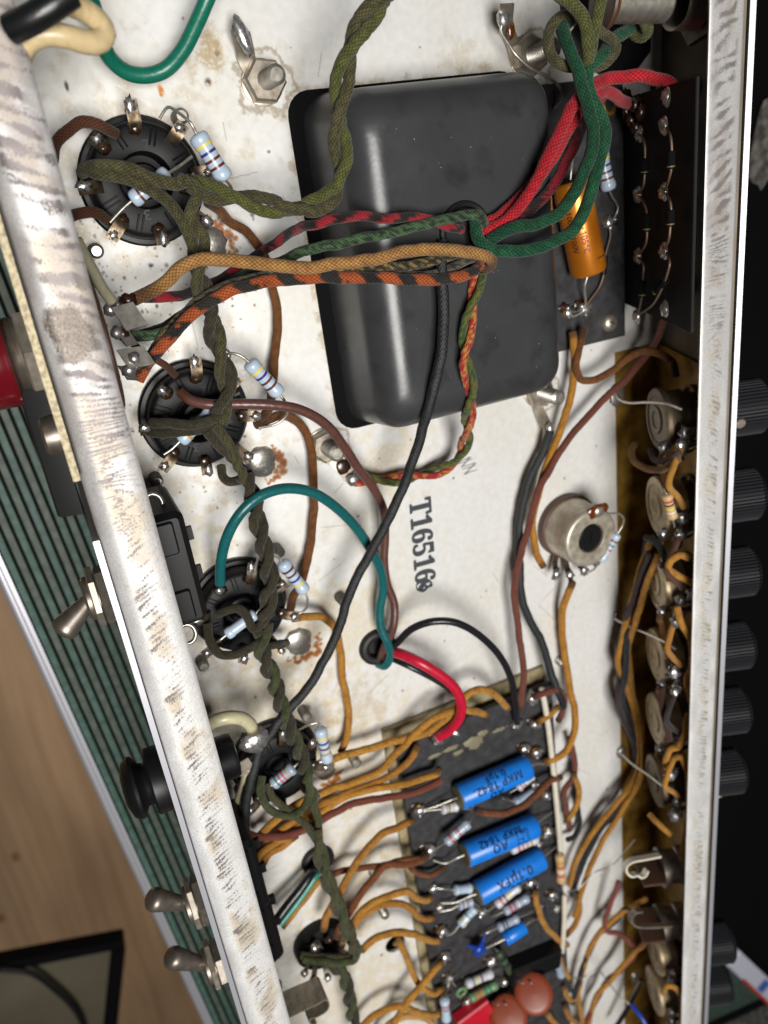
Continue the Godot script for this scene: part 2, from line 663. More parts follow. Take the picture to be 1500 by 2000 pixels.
	mat.paper.albedo_texture = noise_tex(0.04, Color(0.35, 0.34, 0.33), Color(1.2, 1.2, 1.2), 128, 77, 5)
	triplanar(mat.paper, 40.0)
	mk("carton_white", rgb8(196, 198, 214), 0.5)
	mk("carton_red", rgb8(176, 52, 40), 0.5)
	mk("carton_blue", rgb8(70, 100, 170), 0.5)


# the painted steel of the rims with its shear marks across and its rust
func lip_picture(w: int, h: int, seed: int, wear: float) -> ImageTexture:
	var f := FastNoiseLite.new()
	f.seed = seed
	f.frequency = 0.03
	f.fractal_octaves = 3
	var img := Image.create(w, h, false, Image.FORMAT_RGB8)
	for y in h:
		var z := y * 562.0 / h
		var zone := f.get_noise_1d(z * 1.6) * 0.5 + 0.5
		for x in w:
			var u := float(x) / w
			var s := u * 14.0
			var grain := f.get_noise_2d(s * 60.0, z * 60.0)
			var cloud := f.get_noise_2d(s * 3.0 + 900.0, z * 2.0)
			# chatter marks of the shear: short slanting strokes, one every couple of millimetres
			var early := 1.0 - smoothstep(24.0, 60.0, z + Z0 + 12.0 * f.get_noise_1d(z * 0.9 + 500.0))
			var slip := z + s * (0.5 - 0.9 * early) + (0.9 + early) * f.get_noise_2d(s * 2.0, z * 4.0 + 70.0)
			var gap := lerpf(1.35, 3.1, early)
			var beat := 0.5 + 0.5 * sin(TAU * slip / gap)
			var reach := f.get_noise_2d(s * 3.2 + 300.0, floor(slip / gap) * 37.0)
			var mid := smoothstep(0.38, 0.47, u + 0.12 * reach) * (1.0 - smoothstep(0.62, 0.82, u + 0.35 * reach - 0.16 * early))
			var q := smoothstep(0.55, 1.1, beat * 0.66 + 1.0 * reach + 0.8 * grain + 0.35 * cloud + 0.3 * zone + 0.26 * early - 0.06) * mid * wear
			var wide := smoothstep(0.26, 0.40, u + 0.10 * reach) * (1.0 - smoothstep(0.78, 0.98, u + 0.22 * reach))
			q = lerpf(q, smoothstep(0.52, 1.0, beat + 0.9 * reach + 0.6 * grain) * wide * wear, early)
			var tone := clampf(0.5 + cloud, 0.0, 1.0)
			var base := Color(0.82, 0.815, 0.81).lerp(Color(0.92, 0.92, 0.92), tone)
			var worn := (1.0 - smoothstep(10.0, 120.0, z + Z0)) * wear * clampf(0.85 + cloud, 0.5, 1.0)
			base = base.lerp(Color(0.62, 0.60, 0.595), 0.85 * worn) * (0.98 + 0.12 * grain)
			base = base.lerp(Color(0.72, 0.65, 0.53), clampf((cloud * 1.6 + zone - 0.35) * 0.9, 0.0, 0.6) * smoothstep(0.3, 0.42, u) * (1.0 - smoothstep(0.7, 0.95, u)) * wear)
			base = base.lerp(Color(0.31, 0.28, 0.285).lerp(Color(0.45, 0.42, 0.41), tone * (1.0 - 0.7 * early)), clampf(q * 1.1, 0.0, 0.9))
			base = base.lerp(Color(0.56, 0.53, 0.53), (0.15 + 0.4 * early) * mid * wear * clampf(0.6 + cloud * 1.5, 0.0, 1.0))
			var crust := Vector2((s - 8.2) / 4.2, (z + Z0 - 18.5) / 6.5).length() + 0.55 * cloud + 0.2 * grain
			if wear > 0.9 and crust < 1.0:
				base = base.lerp(Color(0.40, 0.36, 0.32) * (1.0 + 0.6 * grain), 0.85 * smoothstep(1.0, 0.75, crust))
			if grain > 0.40 and cloud > -0.05:
				base = base.lerp(Color(0.4, 0.34, 0.3), 0.35 * wear)
			img.set_pixel(x, y, Color(clampf(base.r, 0, 1), clampf(base.g, 0, 1), clampf(base.b, 0, 1)))
	return ImageTexture.create_from_image(img)


func wood_picture() -> ImageTexture:
	var f := FastNoiseLite.new()
	f.seed = 12
	f.frequency = 0.02
	f.fractal_octaves = 4
	var img := Image.create(512, 512, false, Image.FORMAT_RGB8)
	for y in 512:
		for x in 512:
			var g := f.get_noise_2d(x * 5.0 + 60.0 * f.get_noise_2d(x * 0.3, y * 0.12), y * 0.2)
			var l := f.get_noise_2d(x * 0.4 + 800.0, y * 0.2)
			var c := Color(0.60, 0.49, 0.375).lerp(Color(0.53, 0.415, 0.305), clampf(0.5 + g * 0.7, 0, 1))
			c = c * (1.0 + 0.22 * l)
			img.set_pixel(x, y, c)
	for k in [[196, 420, 6], [182, 300, 4], [232, 352, 3], [214, 470, 5], [206, 262, 4], [420, 380, 8]]:
		for y in range(k[1] - 12, k[1] + 13):
			for x in range(k[0] - 12, k[0] + 13):
				var d = Vector2(x - k[0], (y - k[1]) * 0.8).length() / k[2]
				if d < 1.0:
					img.set_pixel(x, y, img.get_pixel(x, y).lerp(Color(0.30, 0.17, 0.09), 0.7 * (1.0 - d)))
	return ImageTexture.create_from_image(img)


# the chassis floor: tinned steel gone cream, with flux, rust and soot marks where they lie
var plate: Image
const PLATE_W := 768
const PLATE_H := 2048


func plate_px(p: Vector3) -> Vector2:
	return Vector2((p.x + 14.0) / 210.0 * PLATE_W, (p.z + 96.0) / 570.0 * PLATE_H)


func stain(p: Vector3, r_mm: float, col: Color, strength: float, ragged := 0.5, hollow := 0.0, stretch := Vector2.ONE) -> void:
	var m := plate_px(p)
	var k := PLATE_W / 210.0
	var r := r_mm * k
	var reach := int(r * 1.7 * maxf(stretch.x, stretch.y)) + 2
	for y in range(maxi(0, int(m.y) - reach), mini(PLATE_H, int(m.y) + reach + 1)):
		for x in range(maxi(0, int(m.x) - reach), mini(PLATE_W, int(m.x) + reach + 1)):
			var o := Vector2(x - m.x, y - m.y) / stretch
			var speck := fuzz.get_noise_2d(x * 4.0 + r_mm * 70.0, y * 4.0)
			var d := o.length() / r + ragged * (fuzz.get_noise_2d(x * 0.8 + r_mm * 100.0, y * 0.8) + 0.35 * speck)
			var a := (1.0 - smoothstep(0.25, 1.0, d)) * clampf(1.0 + 1.6 * speck, 0.15, 1.0)
			if hollow > 0.0:
				a = (1.0 - smoothstep(0.0, 1.0 - hollow, absf(d - hollow)))
			if a > 0.0:
				plate.set_pixel(x, y, plate.get_pixel(x, y).lerp(col, a * strength))


func scratch(a: Vector3, b: Vector3, col: Color, strength: float, wide := 0) -> void:
	var p := plate_px(a)
	var q := plate_px(b)
	var count := int(p.distance_to(q) * 1.5) + 1
	for k in count + 1:
		var m := p.lerp(q, float(k) / count)
		for w in range(-wide, wide + 1):
			var x := int(m.x) + w
			var y := int(m.y)
			if x >= 0 and y >= 0 and x < PLATE_W and y < PLATE_H:
				plate.set_pixel(x, y, plate.get_pixel(x, y).lerp(col, strength))


func floor_picture() -> ImageTexture:
	var broad := FastNoiseLite.new()
	broad.seed = 71
	broad.frequency = 0.006
	broad.fractal_octaves = 4
	var fine := FastNoiseLite.new()
	fine.seed = 72
	fine.frequency = 0.09
	fine.fractal_octaves = 3
	var a := broad.get_image(PLATE_W, PLATE_H, false, false, false).get_data()
	var b := fine.get_image(PLATE_W, PLATE_H, false, false, false).get_data()
	broad.seed = 73
	broad.frequency = 0.018
	var d := broad.get_image(PLATE_W, PLATE_H, false, false, false).get_data()
	var out := PackedByteArray()
	out.resize(PLATE_W * PLATE_H * 3)
	for k in PLATE_W * PLATE_H:
		var t := a[k] / 255.0
		var s := d[k] / 255.0
		var g := (b[k] / 255.0 - 0.5) * 0.055
		var yellow := clampf((t - 0.42) * 1.9, 0.0, 1.0) * 0.6 + clampf((s - 0.55) * 2.0, 0.0, 1.0) * 0.3
		out[k * 3] = int(clampf(0.845 - 0.030 * yellow + g, 0, 1) * 255)
		out[k * 3 + 1] = int(clampf(0.842 - 0.050 * yellow + g, 0, 1) * 255)
		out[k * 3 + 2] = int(clampf(0.835 - 0.100 * yellow + g, 0, 1) * 255)
	plate = Image.create_from_data(PLATE_W, PLATE_H, false, Image.FORMAT_RGB8, out)
	for q in [[30, 150, 30], [60, 190, 34], [45, 235, 30], [62, 130, 24], [40, 290, 34], [60, 340, 40], [20, 90, 18], [85, 80, 16]]:
		stain(Vector3(q[0], 0, q[1]), q[2], Color(0.80, 0.74, 0.62), 0.55, 1.0)
	var rust := Color(0.50, 0.26, 0.09)
	var tan := Color(0.58, 0.46, 0.28)
	var soot := Color(0.13, 0.12, 0.12)
	# heat and flux round the tube sockets
	for q in [[275, 350, 26.0], [375, 815, 24.0], [460, 1190, 24.0], [545, 1500, 24.0], [620, 1845, 18.0]]:
		stain(at(q[0], q[1]), q[2], Color(0.66, 0.58, 0.46), 0.34, 1.3)
	for q in [[405, 110, 5.5, 0.5], [415, 75, 4.0, 0.35], [150, 450, 7.0, 0.35], [120, 520, 5.0, 0.3], [640, 1040, 3.0, 0.12], [900, 120, 7.0, 0.18], [1020, 60, 6.0, 0.2], [600, 1330, 9.0, 0.2], [700, 1380, 12.0, 0.22], [560, 150, 6.0, 0.12], [400, 1400, 9.0, 0.18], [760, 1690, 10.0, 0.2], [700, 1800, 10.0, 0.2]]:
		stain(at(q[0], q[1]), q[2], tan, q[3], 1.2)
	stain(at(406, 160), 1.3, Color(0.24, 0.14, 0.06), 0.9, 0.3)
	stain(at(424, 105), 0.9, Color(0.3, 0.18, 0.08), 0.5, 0.5)
	stain(at(129, 168), 1.0, soot, 0.9, 0.3, 0.0, Vector2(0.6, 1.4))
	stain(at(313, 178), 1.1, Color(0.75, 0.42, 0.10), 0.95, 0.7, 0.0, Vector2(0.7, 1.5))
	stain(at(313, 185), 0.6, Color(0.45, 0.2, 0.05), 0.8, 0.7)
	# rust rings round the solder joints
	for q in [[512, 904, 5.6, -0.9, 1.6], [588, 1258, 5.6, -0.3, 2.6], [414, 478, 5.2, -1.6, 0.6], [638, 1506, 5.0, 0.3, 2.2]]:
		stain(at(q[0], q[1]), q[2] * 1.15, Color(0.80, 0.72, 0.55), 0.5, 0.3)
		for k in 90:
			var g := lerpf(q[3], q[4], k / 89.0)
			var rr: float = q[2] * (1.0 + 0.5 * fuzz.get_noise_2d(k * 2.2, q[0]))
			var edge := sin(PI * k / 89.0)
			stain(at(q[0], q[1]) + Vector3(cos(g), 0, sin(g)) * rr, 0.45 + 0.75 * edge * (0.6 + fuzz.get_noise_2d(k * 4.0, q[1])), rust if k % 3 else Color(0.62, 0.34, 0.10), 0.62, 0.4)
	for q in [[516, 160, 8.0], [1045, 110, 7.5], [645, 872, 6.5], [1068, 768, 6.5]]:
		stain(at(q[0], q[1]), q[2], Color(0.45, 0.38, 0.28), 0.5, 0.3, 0.85)
	# grime along the transformer cut-out
	for k in 40:
		stain(at(560 + k * 2.6, 210 + k * 15.6) , 2.4, Color(0.55, 0.43, 0.28), 0.22, 1.2)
	for k in 28:
		stain(at(575 + k * 16.0, 182 - k * 1.6), 2.2, Color(0.5, 0.42, 0.3), 0.25, 1.2)
	# specks
	var r := RandomNumberGenerator.new()
	r.seed = 99
	for k in 380:
		var p: Vector3
		if k < 170:
			p = at(r.randf_range(110, 520), r.randf_range(400, 640))
		elif k < 235:
			p = at(r.randf_range(240, 480), r.randf_range(640, 1000))
		else:
			p = Vector3(r.randf_range(8, 172), 0, r.randf_range(-60, 400))
		var dark := soot if r.randf() < 0.75 else Color(0.4, 0.2, 0.08)
		var z := r.randf()
		stain(p, 0.28 + 0.35 * z * z, dark, 0.45 + 0.4 * r.randf(), 0.6, 0.0, Vector2(r.randf_range(0.6, 1.5), r.randf_range(0.6, 1.5)))
	for k in 90:
		var p := Vector3(r.randf_range(10, 170), 0, r.randf_range(-60, 330))
		scratch(p, p + Vector3(r.randf_range(-9, 9), 0, r.randf_range(-9, 9)), Color(0.5, 0.48, 0.44) if r.randf() < 0.6 else Color(0.95, 0.95, 0.94), 0.3)
	# a pencilled letter beside the transformer
	var lead_grey := Color(0.42, 0.42, 0.42)
	for q in [[896, 902, 918, 893], [918, 893, 902, 912], [902, 912, 928, 905], [928, 905, 908, 926], [908, 926, 930, 918], [897, 906, 921, 897], [904, 916, 927, 909]]:
		scratch(at(q[0], q[1]), at(q[2], q[3]), lead_grey, 0.4, 1)
	return ImageTexture.create_from_image(plate)


# ---------------------------------------------------------------- camera, light, air
func stage() -> void:
	var cam := Camera3D.new()
	cam.name = "camera"
	var right := Vector3(axis_across.x, axis_up.x, axis_along.x)
	var down := Vector3(axis_across.y, axis_up.y, axis_along.y)
	var fore := Vector3(axis_across.z, axis_up.z, axis_along.z)
	cam.transform = Transform3D(Basis(right, -down, -fore).orthonormalized(), Vector3(0, EYE_HEIGHT, 0) * MM)
	cam.keep_aspect = Camera3D.KEEP_HEIGHT
	var lens_set := CameraAttributesPhysical.new()
	lens_set.frustum_focal_length = 26.72
	lens_set.frustum_focus_distance = 0.188
	lens_set.exposure_aperture = 15.0
	lens_set.frustum_near = 0.01
	lens_set.frustum_far = 20.0
	cam.attributes = lens_set
	cam.near = 0.01
	cam.far = 20.0
	cam.fov = rad_to_deg(2.0 * atan(1000.0 / LENS))
	add_child(cam)
	cam.current = true
	var env := Environment.new()
	env.background_mode = Environment.BG_COLOR
	env.background_color = Color(0.15, 0.155, 0.165)
	env.tonemap_mode = Environment.TONE_MAPPER_LINEAR
	env.tonemap_exposure = 1.0
	env.sdfgi_enabled = true
	env.ssao_enabled = true
	env.ssil_enabled = true
	var w := WorldEnvironment.new()
	w.name = "environment"
	w.environment = env
	add_child(w)
	# the bench lamp that hangs over the work
	var lamp := AreaLight3D.new()
	lamp.name = "bench_lamp_light"
	lamp.position = Vector3(-0.09, 0.80, 0.12)
	lamp.rotation_degrees = Vector3(-90, 0, 0)
	lamp.area_size = Vector2(0.34, 0.34)
	lamp.light_color = Color(1.0, 0.99, 0.97)
	lamp.light_energy = 0.98
	lamp.area_range = 4.0
	lamp.shadow_enabled = true
	add_child(lamp)


# ---------------------------------------------------------------- chassis and surroundings
const Z0 := -94.0
const Z1 := 468.0
const LEAN := 0.404   # tan 22 degrees: the front wall leans in
const TILT := 0.384
const RIM := 50.0


func wall_point(h: float, z: float, inward := 0.0) -> Vector3:
	return Vector3(191.2 - h * LEAN, h, z) + Vector3(-cos(TILT), -sin(TILT), 0) * inward


# a folded sheet: its section in x-y carried along z
func sheet(section: Array, z0: float, z1: float, thick: float, uv_len: float) -> Shape:
	var s := Shape.new()
	var p := PackedVector3Array()
	for q in section:
		p.append(Vector3(q.x, q.y, (z0 + z1) / 2))
	s.strip(p, Vector3.BACK, z1 - z0, thick, uv_len)
	return s


func arc_section(mid: Vector2, r: float, a0: float, a1: float, steps := 6) -> Array:
	var out := []
	for k in steps + 1:
		out.append(mid + Vector2.from_angle(deg_to_rad(lerpf(a0, a1, float(k) / steps))) * r)
	return out


func build_chassis() -> void:
	var c := thing("amplifier_chassis", "long open cream metal chassis tray with two worn rims", "chassis", Vector3(90, 0, 190))
	var pan := CSGBox3D.new()
	pan.name = "chassis_floor"
	pan.size = Vector3(192.0, 1.2, Z1 - Z0) * MM
	pan.position = (Vector3(95.0, -0.6, (Z0 + Z1) / 2) - origin_of[c]) * MM
	pan.material = mat.floor_metal
	c.add_child(pan, true)
	for q in [[740, 1265, 5.2], [618, 1678, 5.0], [772, 1843, 4.2], [1125, 1045, 4.0]]:
		var hole := CSGCylinder3D.new()
		hole.name = numbered("hole", pan)
		hole.operation = CSGShape3D.OPERATION_SUBTRACTION
		hole.radius = q[2] * MM
		hole.height = 4.0 * MM
		hole.sides = 32
		hole.material = mat.floor_metal
		hole.position = (at(q[0], q[1]) - Vector3(95.0, -0.6, (Z0 + Z1) / 2)) * MM
		pan.add_child(hole, true)
	# rear wall with its rolled rim
	part("rear_wall", sheet([Vector2(-0.4, 0.2), Vector2(-0.4, RIM - 4.2)], Z0, Z1, 1.2, 14.0), mat.wall_metal, c)
	var roll := [Vector2(-0.4, RIM - 4.0)]
	roll.append_array(arc_section(Vector2(3.2, RIM - 4.0), 3.6, 180, 90, 7))
	roll.append_array([Vector2(5.4, RIM - 0.4), Vector2(7.6, RIM - 0.4), Vector2(9.6, RIM - 0.5), Vector2(10.2, RIM - 1.2)])
	part("rear_rim", sheet(roll, Z0, Z1, 1.1, 14.0), mat.lip_metal, c)
	# front wall, leaning in, with its rim
	part("front_wall", sheet([Vector2(191.3, 0.2), Vector2(191.2 - (RIM - 1.6) * LEAN, RIM - 1.6)], Z0, Z1, 1.2, 14.0), mat.wall_metal, c)
	part("front_rim", sheet([Vector2(170.6, RIM - 1.9), Vector2(170.1, RIM - 0.8), Vector2(169.2, RIM - 0.4), Vector2(166, RIM - 0.4), Vector2(160.6, RIM - 0.4), Vector2(159.9, RIM - 0.8)], Z0, Z1, 1.0, 11.5), mat.front_lip_metal, c)
	# bright control panel on the outside of the front wall
	var f := sheet([Vector2(193.4, 1.0), Vector2(193.4 - (RIM - 0.6) * LEAN, RIM - 0.6)], Z0, Z1, 1.5, 14.0)
	part("control_panel", f, mat.bright_metal, c, "bright metal panel edge outside the front rim")
	# brass plate: a strip on the floor that turns up the front wall
	var b := sheet([Vector2(171.4, 0.4), Vector2(188.6, 0.4), Vector2(189.2, 0.9), Vector2(wall_point(33, 0).x - 1.3, 33)], 64.0, Z1, 0.5, 20.0)
	solo("brass_plate", b, mat.brass, "tarnished brass strip along the foot of the front wall", "plate")
	# white panel plate outside the rear wall and the bracket beside it
	var w := sheet([Vector2(-1.75, 4.0), Vector2(-1.75, RIM - 1.2)], 61.0, Z1, 1.3, 14.0)
	part("rear_panel", w, mat.bright_metal, c, "white edged plate along the outside of the rear wall")
	var k := sheet([Vector2(-1.75, 10.0), Vector2(-1.75, RIM + 1.2)], -60.0, at(158, 935, RIM).z, 1.4, 14.0)
	solo("bracket_plate", k, mat.speckled, "speckled grey steel plate edge beside the upper rear rim", "bracket")
	var foot := sheet([Vector2(-3.2, -9.0), Vector2(-9.0, -11.0), Vector2(-9.6, -13.0)], 30.0, 74.0, 0.9, 14.0)
	solo("lower_bracket", foot, mat.rubber, "dark steel flange below the lower end of the bracket", "bracket")


func build_surroundings() -> void:
	# ribbed bench mat, a few degrees askew
	var turn := deg_to_rad(3.94)
	var ahead := Vector3(sin(turn), 0, cos(turn))
	var side := Vector3(cos(turn), 0, -sin(turn))
	var corner := at(0, 1112, -100) - ahead * 420.0
	var s := Shape.new()
	var pitch := 3.75
	var r := RandomNumberGenerator.new()
	r.seed = 4
	var length := 1320.0
	for k in 118:
		var x0 := k * pitch + 2.2
		var green := 0.5 + 0.5 * (-1.0 if k % 2 else 1.0) * r.randf_range(0.3, 1.0)
		s.tint = lin(rgb8(84, 88, 80)).lerp(lin(rgb8(70, 94, 88)), green)
		var prev := Vector3.ZERO
		var pn := Vector3.ZERO
		var sec := [Vector2(0, -1.9), Vector2(0.42, -1.8), Vector2(0.55, -0.25), Vector2(0.85, 0.0), Vector2(2.95, 0.0), Vector2(3.2, -0.25), Vector2(3.33, -1.8), Vector2(3.75, -1.9)]
		for j in sec.size() - 1:
			var a = corner + side * (x0 + sec[j].x) + Vector3.UP * sec[j].y
			var b = corner + side * (x0 + sec[j + 1].x) + Vector3.UP * sec[j + 1].y
			s.flat_quad(a, b, b + ahead * length, a + ahead * length, Vector3.UP)
	var edge := Shape.new()
	solo("bench_mat", s, mat.mat_green, "green grey ribbed rubber mat under the chassis", "mat")
	# bench top below the mat, with its metal edging
	var top := Shape.new()
	top.tint = Color.WHITE
	var mid := corner + side * 225.0 + ahead * length * 0.5 + Vector3.DOWN * 19.4
	top.box(Vector3(452, 18, length), frame(mid, Vector3.UP, side))
	solo("workbench", top, mat.matt_black, "dark bench board under the ribbed mat", "bench")
	var p := PackedVector3Array()
	for k in 60:
		p.append(corner + side * (-0.4) + Vector3.DOWN * 1.6 + ahead * length * k / 59.0)
	edge.tube(p, 2.3, 14)
	edge.strip(PackedVector3Array([corner + side * 1.0 + Vector3.UP * 0.1, corner + side * 1.0 + Vector3.UP * 0.1 + ahead * length]), side, 2.4, 0.5)
	solo("bench_edging", edge, mat.bright_metal, "rounded bright metal edging along the ribbed mat", "edging")
	# plywood floor far below
	var w := Shape.new()
	var lo := at(100, 1700, -400)
	w.flat_quad(lo + Vector3(-700, 0, -900), lo + Vector3(900, 0, -900), lo + Vector3(900, 0, 900), lo + Vector3(-700, 0, 900), Vector3.UP, Rect2(0.3, 0.35, 2.6, 2.4))
	var o := solo("wooden_floor", w, mat.wood, "", "")
	tag(o, "", "", "", "structure")
	# shallow black rimmed tray on the floor
	var t0 := at(243, 1838, -385)
	var t := thing("tray", "shallow black rimmed tray on the wooden floor", "tray", t0)
	var tx := (at(0, 1885, -385) - t0).normalized()
	var tz := Vector3(-tx.z, 0, tx.x)
	if tz.z < 0:
		tz = -tz
	var panel := Shape.new()
	var tf := frame(t0 + tx * 130.0 + tz * 130.0 + Vector3.DOWN * 14.0, Vector3.UP, tx)
	panel.box(Vector3(252, 6, 252), tf)
	part("tray_bottom", panel, mat.tray_panel, t)
	for q in [[0.0, 1], [1.0, 0]]:
		var rim := Shape.new()
		var along: Vector3 = tx if q[1] else tz
		var wide: Vector3 = tz if q[1] else tx
		rim.box(Vector3(262, 15, 9.5) if q[1] else Vector3(262, 15, 12.0), frame(t0 + along * 131.0 + wide * 4.0 + Vector3.DOWN * 14.0 + along * (q[0] * 11.0), Vector3.UP, along), 1.5)
		part("tray_rim", rim, mat.matt_black, t)
	var cable := Shape.new()
	cable.tube(route([0, 1893, -380, 60, 1900, -380, 110, 1935, -380, 145, 1970, -380, 165, 2010, -380, 170, 2060, -380], 4.0), 2.4, 10)
	solo("floor_cable", cable, mat.rubber, "thin black cable curving across the tray", "cable")
	# black cloth covered cabinet to the right
	var cab := Shape.new()
	var q0 := at(1380, 1796, -34)
	var q1 := at(1500, 1910, -34)
	var plan := PackedVector2Array()
	for k in [Vector3(200, 0, -260), Vector3(640, 0, -260), Vector3(640, 0, (q0 + (q1 - q0) * 4.0).z), q0 + (q1 - q0) * 3.4, q1, q0, Vector3(200, 0, q0.z - 20.0)]:
		plan.append(Vector2(k.x, k.z))
	cab.prism(plan, -98.0, -34.0, Transform3D(), 5.0)
	solo("black_cabinet", cab, mat.case_cloth, "black cloth covered cabinet beside the control knobs", "cabinet")
	# torn paper on the cabinet
	var pp := Shape.new()
	var outline := PackedVector2Array()
	var pm := at(1482, 290, -33)
	for k in [[1500, 190], [1490, 196], [1484, 212], [1478, 235], [1472, 262], [1466, 290], [1462, 320], [1460, 345], [1468, 358], [1479, 362], [1484, 372], [1492, 360], [1500, 348], [1530, 300], [1530, 210]]:
		var z := at(k[0], k[1], -33) - pm
		outline.append(Vector2(z.x, z.z))
	pp.prism(outline, 0.0, 0.7, Transform3D(Basis(), pm + Vector3.UP * 0.1))
	solo("torn_paper", pp, mat.paper, "torn scrap of grey paper on the black cabinet", "paper")
	# carton at the lower right corner, half hidden
	var b0 := at(1422, 1888, -77)
	var b1 := at(1500, 1962, -77)
	var bd := (b1 - b0).normalized()
	var bs := Vector3(bd.z, 0, -bd.x)
	if bs.x < 0:
		bs = -bs
	var cart := thing("carton", "white carton with red edge between mat and black cabinet", "carton", b0)
	var body := Shape.new()
	body.box(Vector3(230, 22, 60), frame(b0 + bd * 114.0 + bs * 30.0 + Vector3.DOWN * 22.0, Vector3.UP, bd), 1.0)
	part("carton_body", body, mat.carton_white, cart)
	var red := Shape.new()
	red.box(Vector3(200, 3.0, 2.4), frame(b0 + bd * 130.0 + bs * 0.8 + Vector3.DOWN * 2.6, Vector3.UP, bd))
	part("red_edge", red, mat.carton_red, cart)
	var blue := Shape.new()
	blue.box(Vector3(12, 0.5, 10.0), frame(b0 + bd * 62.0 + bs * 8.0 + Vector3.DOWN * 0.3, Vector3.UP, bd))
	part("blue_print", blue, mat.carton_blue, cart)
	# bench strip seen below the mat
	var strip := Shape.new()
	var g0 := at(1360, 2010, -99)
	var g1 := at(1490, 1950, -99)
	var gd := (g1 - g0).normalized()
	var gn := Vector3(-gd.z, 0, gd.x)
	if gn.z < 0:
		gn = -gn
	strip.box(Vector3(320, 3.0, 6.0), frame(g0 + gd * 60.0 + gn * 3.0, Vector3.UP, gd), 1.0)
	solo("black_bar", strip, mat.matt_black, "black bar lying across the end of the ribbed mat", "bar")
	var tile := Shape.new()
	tile.box(Vector3(320, 2.0, 160.0), frame(g0 + gd * 60.0 + gn * 86.5, Vector3.UP, gd), 0.5)
	solo("grey_board", tile, mat.paper, "grey board beyond the black bar at the bottom corner", "board")


func build_transformer() -> void:
	var t := thing("power_transformer", "large black enamelled transformer bell in the chassis floor", "transformer", Vector3(105, 0, 22.5))
	var f := Shape.new()
	var xf := Transform3D(Basis(), Vector3(105, 0.05, 22.3))
	f.prism(Shape.rounded(34.3, 44.6, 6.0), 0.0, 0.5, xf, 0.2)
	part("flange", f, mat.matt_black, t)
	# the drawn steel bell: rounded plans stacked from foot to crown
	var s := Shape.new()
	var levels := []
	for k in 4:
		var q := float(k) / 3
		levels.append([31.6 - 1.6 * q, 43.6 - 1.2 * q, 7.5 + 0.6 * q, 0.4 + 15.0 * q])
	for k in range(1, 11):
		var g := PI / 2 * k / 10
		levels.append([30.0 - 9.0 * (1.0 - cos(g)), 42.4 - 9.0 * (1.0 - cos(g)), maxf(8.1 - 4.0 * (1.0 - cos(g)), 3.0), 15.4 + 9.4 * sin(g)])
	var rings := []
	var mid := Vector3(106.0, 0, 22.3)
	for l in levels:
		rings.append(Shape.rounded(l[0], l[1], l[2], 7))
	var m: int = rings[0].size()
	var start := s.v.size()
	for l in levels.size():
		var lo: int = maxi(l - 1, 0)
		var hi: int = mini(l + 1, levels.size() - 1)
		for k in m + 1:
			var q: Vector2 = rings[l][k % m]
			var a: Vector2 = rings[l][(k + m - 1) % m]
			var b: Vector2 = rings[l][(k + 1) % m]
			var e := (b - a).normalized()
			var outw := Vector3(e.y, 0, -e.x)
			var up := Vector3(rings[hi][k % m].x - rings[lo][k % m].x, levels[hi][3] - levels[lo][3], rings[hi][k % m].y - rings[lo][k % m].y)
			var along := Vector3(e.x, 0, e.y)
			var nn := along.cross(up).normalized()
			if nn.dot(outw) + nn.y * 0.5 < 0.0:
				nn = -nn
			if l == levels.size() - 1:
				nn = Vector3.UP
			s.vert(mid + Vector3(q.x, levels[l][3], q.y), nn)
	for l in levels.size() - 1:
		for k in m:
			var q := start + l * (m + 1) + k
			s.quad(q, q + 1, q + m + 2, q + m + 1)
	var crown := s.vert(mid + Vector3(0, 24.8, 0), Vector3.UP)
	for k in m:
		s.tri(crown, start + (levels.size() - 1) * (m + 1) + k, start + (levels.size() - 1) * (m + 1) + k + 1)
	part("bell", s, mat.black_enamel, t)
	# rubber lined wire hole in the crown
	var hole := Shape.new()
	var hp := at(908, 452, 24.9)
	hole.lathe([Vector2(0, 0.1), Vector2(5.6, 0.1), Vector2(5.9, 0.9), Vector2(6.6, 1.2), Vector2(7.2, 0.8), Vector2(7.4, 0.0)], Transform3D(Basis(), hp), 36)
	part("wire_hole_bush", hole, mat.rubber, t)
	var dust := Shape.new()
	var r := RandomNumberGenerator.new()
	r.seed = 3
	for k in 34:
		dust.blob(Vector3(r.randf_range(84, 128), 24.85, r.randf_range(-12, 56)), Vector3(r.randf_range(0.04, 0.11), 0.04, r.randf_range(0.04, 0.14)), fuzz, 0.8, Basis(), 3, 5)
	var specks := part("dust", dust, mat.cream, t)
	specks.set_meta("kind", "stuff")


# ---------------------------------------------------------------- small hardware
func lug_strip(s: Shape, pts: Array, across: Vector3, w := 2.6, t := 0.35) -> void:
	s.strip(curve(pts, 0.6), across, w, t)


